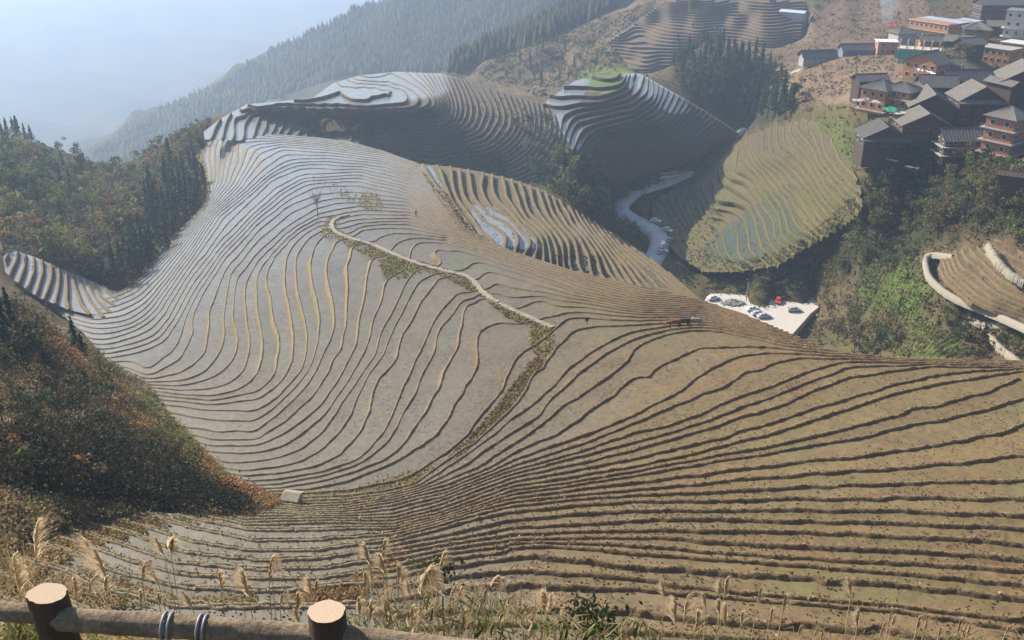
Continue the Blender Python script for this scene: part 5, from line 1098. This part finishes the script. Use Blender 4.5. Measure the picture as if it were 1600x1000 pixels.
person(onhill(H1,917.,510.),.4,M_j,M_t,'person in a dark jacket standing on the ridge near the path'); person(onhill(H1,650.,338.),-.5,M_j2,M_t2,'person in grey-brown clothes on the far side of the ridge')
for i,(u,v) in enumerate([(984,302),(989,299)]): 
    q=rdp(u,v); person(q,.3*i,M_j if i else M_t2,M_t2,['tiny figure walking on the far bend of the road','second tiny figure beside the first on the road'][i])
def ox(P,rz,m,label,graze=0.):
    r=lab(empty('grazing_ox',tuple(P),math.radians(rz)),label,'ox')
    V=[(-.75,0,1.05),(-.3,0,1.05),(.25,0,1.05),(.7,0,1.15),(1.0,0,1.15-graze*.3),(1.3,0,1.2-graze*.75),(1.62,0,1.0-graze*.7)]
    E=[(0,1),(1,2),(2,3),(3,4),(4,5),(5,6)]; Rr=[(.26,.3),(.32,.36),(.33,.36),(.27,.32),(.17,.21),.14,.085]
    for sx,i0 in ((-.68,0),(.6,3)):
        for sy in (-1,1):
            b_=len(V); front=sx>0
            V+=[(sx,sy*.2,.75),(sx+(.05 if front else .12),sy*.2,.48),(sx+(.0 if front else -.08),sy*.2,.25),(sx+.02,sy*.2,.04)]; E+=[(i0,b_),(b_,b_+1),(b_+1,b_+2),(b_+2,b_+3)]; Rr+=[.14,.085,.06,.065]
    b_=len(V); V+=[(-1.0,0,1.1),(-1.08,0,.7),(-1.06,0,.4)]; E+=[(0,b_),(b_,b_+1),(b_+1,b_+2)]; Rr+=[.05,.025,.04]
    skin('body',V,E,Rr,1,r,m,2)
    hx,hz=V[5][0],V[5][2]
    for sy in (-1,1): MB().tube([(hx,sy*.08,hz+.12),(hx+.02,sy*.26,hz+.2),(hx+.12,sy*.33,hz+.36)],[.035,.028,.01],5).build('horn',M_conc,r); MB().tube([(hx-.08,sy*.12,hz+.05),(hx-.1,sy*.28,hz+.03)],[.05,.02],4).build('ear',m,r)
    return r
M_ox1=mat('red_brown_hide',(.20,.09,.05),.9,noise=[(2,.4)]); M_ox2=mat('dark_grey_hide',(.07,.07,.08),.9); M_ox3=mat('pale_grey_hide',(.30,.27,.27),.9,noise=[(2,.5)])
ox(onhill(H1,1053.,513.),185,M_ox1,'red-brown ox at the left end of the group on the ridge',.6); ox(onhill(H1,1068.,511.),12,M_ox2,'dark grey ox in the middle of the group on the ridge',.2); ox(onhill(H1,1085.,510.),170,M_ox3,'pale grey ox at the right end of the group on the ridge',.8)
# ---------------------------------------------------------------- log fence at the viewpoint
print('foreground')
M_cut=mat('sawn_wood',(.62,.47,.36),.8,noise=[(9,.4),(40,.3)],bump=.004,bscale=30,dark=.8)
def ringmat():
    m=mat('sawn_end',(.60,.45,.34),.8); t=m.node_tree; N=t.nodes; L_=t.links; b=N['Principled BSDF']; tc=N.new('ShaderNodeTexCoord'); wv=N.new('ShaderNodeTexWave'); wv.wave_type='RINGS'; wv.rings_direction='Z'
    wv.inputs['Scale'].default_value=26; wv.inputs['Distortion'].default_value=5; wv.inputs['Detail'].default_value=5; wv.inputs['Detail Scale'].default_value=4; L_.new(tc.outputs['Object'],wv.inputs['Vector']); mx=N.new('ShaderNodeMix'); mx.data_type='RGBA'; mx.inputs['A'].default_value=(.50,.385,.28,1); mx.inputs['B'].default_value=(.43,.32,.22,1)
    L_.new(wv.outputs['Fac'],mx.inputs['Factor']); L_.new(mx.outputs['Result'],b.inputs['Base Color']); return m
M_end=ringmat()
M_barkp=mat('post_bark',(.10,.07,.05),.95,noise=[(14,.6),(60,.4)],bump=.012,bscale=26); M_rail=mat('weathered_log',(.40,.30,.20),.9,noise=[(7,.7),(45,.6)],bump=.022,bscale=34,dark=.33); M_wire=mat('dull_wire',(.30,.31,.32),.6,metal=.3)
def Pd(u,v,D): return Vector(unproj(float(u),float(v),float(D)))
DT=2.6
fence=lab(empty('log_fence',tuple(Pd(290,1000,3.4))),'rough log fence with two sawn posts and a wired rail at the bottom left','fence')
def fpart(nm,mb,m,parent=None,smooth_=True):
    o=mb.build(nm,m,None,smooth_); o.parent=parent or fence; o.matrix_parent_inverse=Matrix.Translation(-Vector(fence.location)) if parent is None else Matrix.Identity(4); return o
def log(p0,p1,r0,r1,n=22,seg=26,seed=0,knob=.05):
    rs=np.random.RandomState(seed); p0,p1=Vector(p0),Vector(p1); ax=(p1-p0).normalized(); a=ax.orthogonal().normalized(); c=ax.cross(a); ph=rs.rand(4)*6
    b=MB(); V=[]
    for i in range(seg+1):
        t=i/seg
        for k in range(n):
            th=2*math.pi*k/n; rr=(r0+(r1-r0)*t)*(1+knob*math.sin(2*th+ph[0]+t*3)+knob*.6*math.sin(5*th+ph[1]+t*9)+.03*rs.randn()+knob*.8*math.sin(t*14+ph[2])*math.cos(th+ph[3]))
            V.append(p0.lerp(p1,t)+(a*math.cos(th)+c*math.sin(th))*rr)
    F=[[i*n+k,i*n+(k+1)%n,(i+1)*n+(k+1)%n,(i+1)*n+k] for i in range(seg) for k in range(n)]; b.add(V,F); return b,V[-n:],V[:n]
def post(u,v,du,dv,tilt,r,seed):
    top=Pd(u,v,DT); up=Vector((tilt[0],tilt[1],1)).normalized(); foot=top-up*1.6
    b,_,_=log(foot,top-up*.05,r*1.08,r,n=26,seg=22,seed=seed,knob=.03)
    # slanting sawn top
    n=26; ring=[]; nrm=Vector((du,dv,1)).normalized(); a=up.orthogonal().normalized(); 
    ax=(top-foot).normalized(); a=ax.orthogonal().normalized(); c=ax.cross(a); base=b.v[-n:]
    base=[Vector(q) for q in base]
    ring=[q+ax*(((top-q).dot(nrm))/ax.dot(nrm)) for q in base]; m0=len(b.v)
    b.add(ring,[]); b.f+=[[m0-n+k,m0-n+(k+1)%n,m0+(k+1)%n,m0+k] for k in range(n)]; b.m+=[0]*n
    o=fpart('post',b,M_barkp)
    e=MB(); cv=sum(ring,Vector())/n; e.add([q-cv for q in ring]+[(0,0,0)]+[(q-cv)*.5 for q in ring],[[k,(k+1)%n,n+1+(k+1)%n,n+1+k] for k in range(n)]+[[n+1+k,n+1+(k+1)%n,n] for k in range(n)])
    eo=e.build('sawn_end',M_end,o); eo.location=cv+ax*.002; eo.matrix_parent_inverse=Matrix.Identity(4); eo.location=cv+ax*.002
    return top
t1=post(73,927,.12,.16,(-.03,0,0),.073,1); t2=post(510,956,.02,.14,(0,0,0),.074,2)
ra=Pd(73,968,2.72); rb=Pd(510,1000,2.76)
def rail(p0,p1,r,seed): b,_,_=log(p0,p1,r,r*.95,seg=40,seed=seed,knob=.05); n=22; b.f+=[list(range(n))[::-1],[len(b.v)-n+k for k in range(n)]]; b.m+=[0,0]; return fpart('rail',b,M_rail)
rail(Pd(-160,946,2.70),Pd(70,959,2.72),.042,3); rl=rail(Pd(80,966,2.70),Pd(505,994,2.73),.047,4); rail(Pd(515,994,2.72),Pd(1000,1048,2.80),.046,5)
a0,b0=Pd(80,966,2.70),Pd(505,994,2.73); axr=(b0-a0).normalized()
for u in (258,268,313,322):
    t=(u-80)/425; c0=a0.lerp(b0,t); q=axr.orthogonal().normalized(); w2=axr.cross(q); pts=[c0+(q*math.cos(th)+w2*math.sin(th))*.0525+axr*.006*math.sin(th) for th in np.linspace(0,2*math.pi,25)]
    fpart('wire_loop',MB().tube(pts,.0055,6,cap=False),M_wire)
b,_,_=log(Pd(190,1010,3.1),Pd(330,1012,3.1),.03,.03,seed=9); fpart('lower_rail',b,M_darkwood)
# ---------------------------------------------------------------- reed plumes and leaves on the slope under the fence
def plume_v(h=.34,w=.05,lean=.3,n=70,seed=0,fan=.0,spread=1.):
    """a rachis with many hair-thin branchlets that arch over to one side"""
    rs=np.random.RandomState(seed); V=[];F=[];C=[]; side=1 if lean>=0 else -1
    for i in range(n):
        t0=rs.rand()**.8; base=np.array([lean*h*t0*t0*.5,0,h*t0*.8]); L_=h*(.62-.42*t0)*(.6+.8*rs.rand()); a=rs.randn()*.30*spread+side*(.25+.5*abs(lean)); yy=rs.randn()*.3*spread
        p=base; w0=.0011+.0011*rs.rand(); s_=np.array([w0,w0*.6,0]); o=len(V); V+=[p-s_,p+s_]; n3=3
        for q in range(n3):
            a2=a+side*(.35+fan)*q; p=p+np.array([math.sin(a2),yy*.6,math.cos(a2)])*L_/n3; k=1.5-q*.45; V+=[p-s_*k,p+s_*k]; F.append((o+2*q,o+2*q+1,o+2*q+3,o+2*q+2))
        k=.75+.45*rs.rand(); C+=[np.array((.74,.61,.43))*k]*(2+2*n3)
    return np.array(V),F,np.array(C)
def grass_thing(nm,u,v,t,s,seed,lean,label,fan=0.,spread=1.,n=70,stem=None):
    head=P_at(u,v,t); g=-sheetD(np.array([head[0]]),np.array([head[1]]))[0]; hh=min(max(.5,head[2]-g),3.2) if stem is None else stem
    r=lab(empty(nm,(head[0]-lean*.15,head[1],head[2]-hh)),label,'reed','pampas-like reeds below the fence')
    V,F,C=plume_v(.34*s,lean=lean,n=n,seed=seed,fan=fan,spread=spread); o=mesh_obj('plume',V,F,M_dry,r); setcol(o.data,'col',C); o.location=(lean*.15,0,hh-.34*s)
    o=MB().tube([(0,0,-.3),(lean*.03,0,hh*.5),(lean*.15,0,hh-.34*s+.02),(lean*.15+lean*.08*s,0,hh-.1*s)],[.006,.005,.0035,.002],4).build('stem',M_straw2,r)
    return r
M_straw2=mat('reed_stem',(.48,.36,.2),.8)
# u, v of the plume tip, height in survey pixels, lean
PL=[(38,802,120,.35),(12,860,110,.1),(150,832,130,-.35),(155,850,90,-.2),(250,835,55,-.3),(262,838,45,.3),(45,882,60,-.1),(60,900,55,.5),(90,895,50,.6),(215,870,60,.5),(240,872,70,-.4),(110,897,60,.1),(130,893,60,.7),(155,895,70,.3),(372,888,55,0),(382,885,80,-.1),(415,862,65,.4),(420,866,50,.2),(340,890,60,0),(295,920,50,-.5),(215,920,40,.1),(245,925,35,0),(485,900,60,-.1),(490,905,40,.2),
 (435,920,40,.6),(460,922,60,.1),(465,950,40,-.2),(575,845,60,-.2),(595,840,55,.2),(600,862,60,-.25),(568,890,50,0),(620,880,50,0),(625,885,60,.1),(655,878,90,.5),(660,885,80,.3),(685,858,60,.35),(680,880,40,.1),(640,905,50,-.1),(590,905,60,.6),(575,935,60,.1),(558,930,55,0),(700,905,70,.45),(712,905,75,.4),(740,910,50,.1),(768,897,40,.6),(775,900,35,.8),(755,920,40,.1),(790,922,50,.6),(735,935,45,0),(640,940,90,.05),(600,955,60,.4),(610,930,60,-.3),(720,950,60,.2),(780,945,50,.2),
 (803,930,50,0),(852,920,60,-.1),(858,925,55,.1),(870,945,60,.3),(897,922,55,.15),(945,925,60,.4),(930,950,50,-.2),(985,945,35,.4),(1000,965,40,.3),(1012,968,45,.35),(1040,905,45,-.2),(1060,928,80,-.1),(1072,925,90,.05),(1090,950,60,.0),(1095,970,60,.1),(1105,925,40,-.3),(1135,898,55,.05),(1128,905,45,-.1),(1138,940,60,-.1),(1127,935,40,-.1),(1160,952,50,0),(1187,915,45,.1),(1227,925,55,0),(1205,948,50,.05),(1250,975,30,.1),(1275,978,30,.2),(1335,898,50,-.4),(1345,950,50,-.05),(1380,968,40,.3),(1392,955,45,0),(1397,958,40,.1),(1437,960,45,0),(1450,958,50,0),(1470,978,30,0),(1502,962,50,0),(1510,968,45,.1),(1516,970,40,.1),(1575,973,40,.3),(1405,985,30,.2),(1285,985,25,0),(1030,985,30,0),(965,965,40,-.3),(830,950,40,.2)]
cn={}
PL=sorted(PL)
for i,(u,v,hp,ln) in enumerate(PL):
    t=7.0+2.5*((i*37)%10)/10; s=hp*t/FPX/.34/1.25; fat=(u,v) in ((655,878),(768,897),(852,920),(775,900),(262,838))
    where=('over the fence' if u<560 else 'right of the right-hand fence post' if u<800 else 'in front of the ridged fields' )
    kind_=('drooping' if ln>.35 else 'left-leaning' if ln<-.15 else 'slender upright'); szw='tall' if hp>65 else 'short' if hp<42 else 'medium'
    if fat: kind_='broad fluffy'
    kk=f'{kind_} reed plume {where}'; cn[kk]=cn.get(kk,0)+1; grass_thing('reed',u,v,t,s,i,ln,f'{szw} {kk}, {ORD[cn[kk]-1]} such from left',fan=.35 if ln>.35 else 0,spread=1.3 if fat else .5,n=330 if fat else 150)
# leafy tangle at the foot of the frame
def near_blades(poly,n,cols,L0,seed,tr=(5.5,9.5),wd=.006,droop=.5,name='foreground_leaves',m=M_dry,label=''):
    rs=np.random.RandomState(seed); p=rpoly(poly,n,seed); V=[];F=[];C=[]
    H=hit(p[:,0],p[:,1])
    for i in range(n):
        t=tr[0]+(tr[1]-tr[0])*rs.rand(); q=P_at(p[i,0],p[i,1],t) 
        g=-sheetD(np.array([q[0]]),np.array([q[1]]))[0]
        th=rs.rand()*6.28; L_=L0*(.5+rs.rand()); w=wd*(.6+.8*rs.rand()); d=np.array([math.cos(th),math.sin(th),0])
        o=len(V); sgn=np.array([-d[1],d[0],0])*w
        a=q-np.array([rs.randn()*L_*.35,rs.randn()*L_*.2,L_*.6]); b_=q; e=q+d*L_*droop+np.array([0,0,-.1*L_ if droop>.3 else .5*L_])
        V+=[a-sgn,a+sgn,b_+sgn,b_-sgn,e]; F+=[(o,o+1,o+2,o+3),(o+3,o+2,o+4)]; C+=[np.array(cols[rs.randint(len(cols))])*(.7+.6*rs.rand())]*5
    o=mesh_obj(name,np.array(V),F,m,kind='stuff',label=label); setcol(o.data,'col',np.array(C))
near_blades([(540,960),(700,925),(860,945),(1000,965),(1050,1010),(540,1010)],650,[(.05,.08,.02),(.09,.12,.03),(.2,.16,.09),(.4,.32,.18)],.15,81,label='green and dry leaves tangled below the right-hand post')
near_blades([(560,900),(640,880),(720,900),(860,940),(860,1000),(560,1000)],300,[(.34,.26,.15),(.28,.2,.11),(.2,.14,.08)],.22,82,wd=.003,droop=.25,label='dry straw blades below the right-hand post')
near_blades([(1000,975),(1600,985),(1600,1010),(1000,1010)],260,[(.34,.26,.15),(.1,.15,.04),(.3,.22,.12)],.12,83,wd=.003,label='low dry blades along the bottom edge')
near_blades([(0,955),(60,965),(110,1000),(0,1010)],500,[(.25,.25,.08),(.4,.3,.16),(.12,.14,.04)],.16,84,tr=(4.2,5.5),label='grass seen under the left rail')
near_blades([(100,985),(200,985),(480,1000),(480,1012),(100,1012)],500,[(.35,.24,.1),(.4,.3,.16),(.12,.14,.04)],.14,85,tr=(4.2,5.5),label='grass seen under the wired rail')
near_blades([(0,850),(70,880),(180,930),(180,955),(0,945)],220,[(.33,.24,.13),(.3,.2,.1)],.2,86,wd=.003,droop=.2,label='dry straw blades behind the left post')
def leafy(u,v,t,s,label,seed):
    rs=np.random.RandomState(seed); P=P_at(u,v,t); n=170; A=rs.randn(n,3)*[.11,.08,.09]*s; q=quads(A,.036*s,(.04,.06,.025),.4,rs=rs,aspect=1.6)
    r=lab(empty('leafy_shrub',tuple(P)),label,'shrub'); vobj('foliage',q,M_glossy,r); MB().tube([(0,0,-2.2),(0,0,-.3),(0.03,0,.1)],[.012,.009,.004],4).build('stem',M_twig,r)
M_glossy=leafmat('glossy_leaves',None,rough=.3)
leafy(690,893,7.5,.75,'small dark leafy shrub among the reeds right of the fence',1); leafy(935,975,6.5,.8,'glossy-leaved shrub at the bottom centre',2); leafy(915,955,6.8,.7,'upper sprig left of the glossy-leaved shrub',3)
# large-leaved plant beyond the valley field
bp=hit(1328,385)[0]; r=lab(empty('banana_plant',tuple(bp)),'broad-leaved plant with splayed pale leaves on the slope above the gully','plant')
for i in range(14):
    th=i*2.4; L_=2.6+.8*(i%3); d=np.array([math.cos(th),math.sin(th),0]); w=np.array([-d[1],d[0],0])*.28; z=np.array([0,0,1.]); A=[z*1.2,z*2.2+d*L_*.4,z*2.3+d*L_*.75,z*1.7+d*L_]
    V=[A[0]-w*.2,A[0]+w*.2,A[1]-w,A[1]+w,A[2]-w,A[2]+w,A[3]]; o=mesh_obj('leaf',V,[(0,1,3,2),(2,3,5,4),(4,5,6)],M_leaf,r); setcol(o.data,'col',np.tile([.13,.2,.08],(7,1)))
# ---------------------------------------------------------------- the hazy air
hz=mesh_obj('haze',[(x,y,z) for z in (-695,6) for y in (-7300,7300) for x in (-7300,7300)],[(0,2,3,1),(4,5,7,6),(0,1,5,4),(2,6,7,3),(0,4,6,2),(1,3,7,5)],None,kind='stuff')
hm=bpy.data.materials.new('air'); hm.use_nodes=True; n=hm.node_tree; n.nodes.remove(n.nodes['Principled BSDF'])
pv=n.nodes.new('ShaderNodeVolumePrincipled'); pv.inputs['Color'].default_value=(.57,.74,1.0,1); pv.inputs['Density'].default_value=HAZE; pv.inputs['Anisotropy'].default_value=.35
n.links.new(pv.outputs[0],n.nodes['Material Output'].inputs['Volume']); hz.data.materials.append(hm)
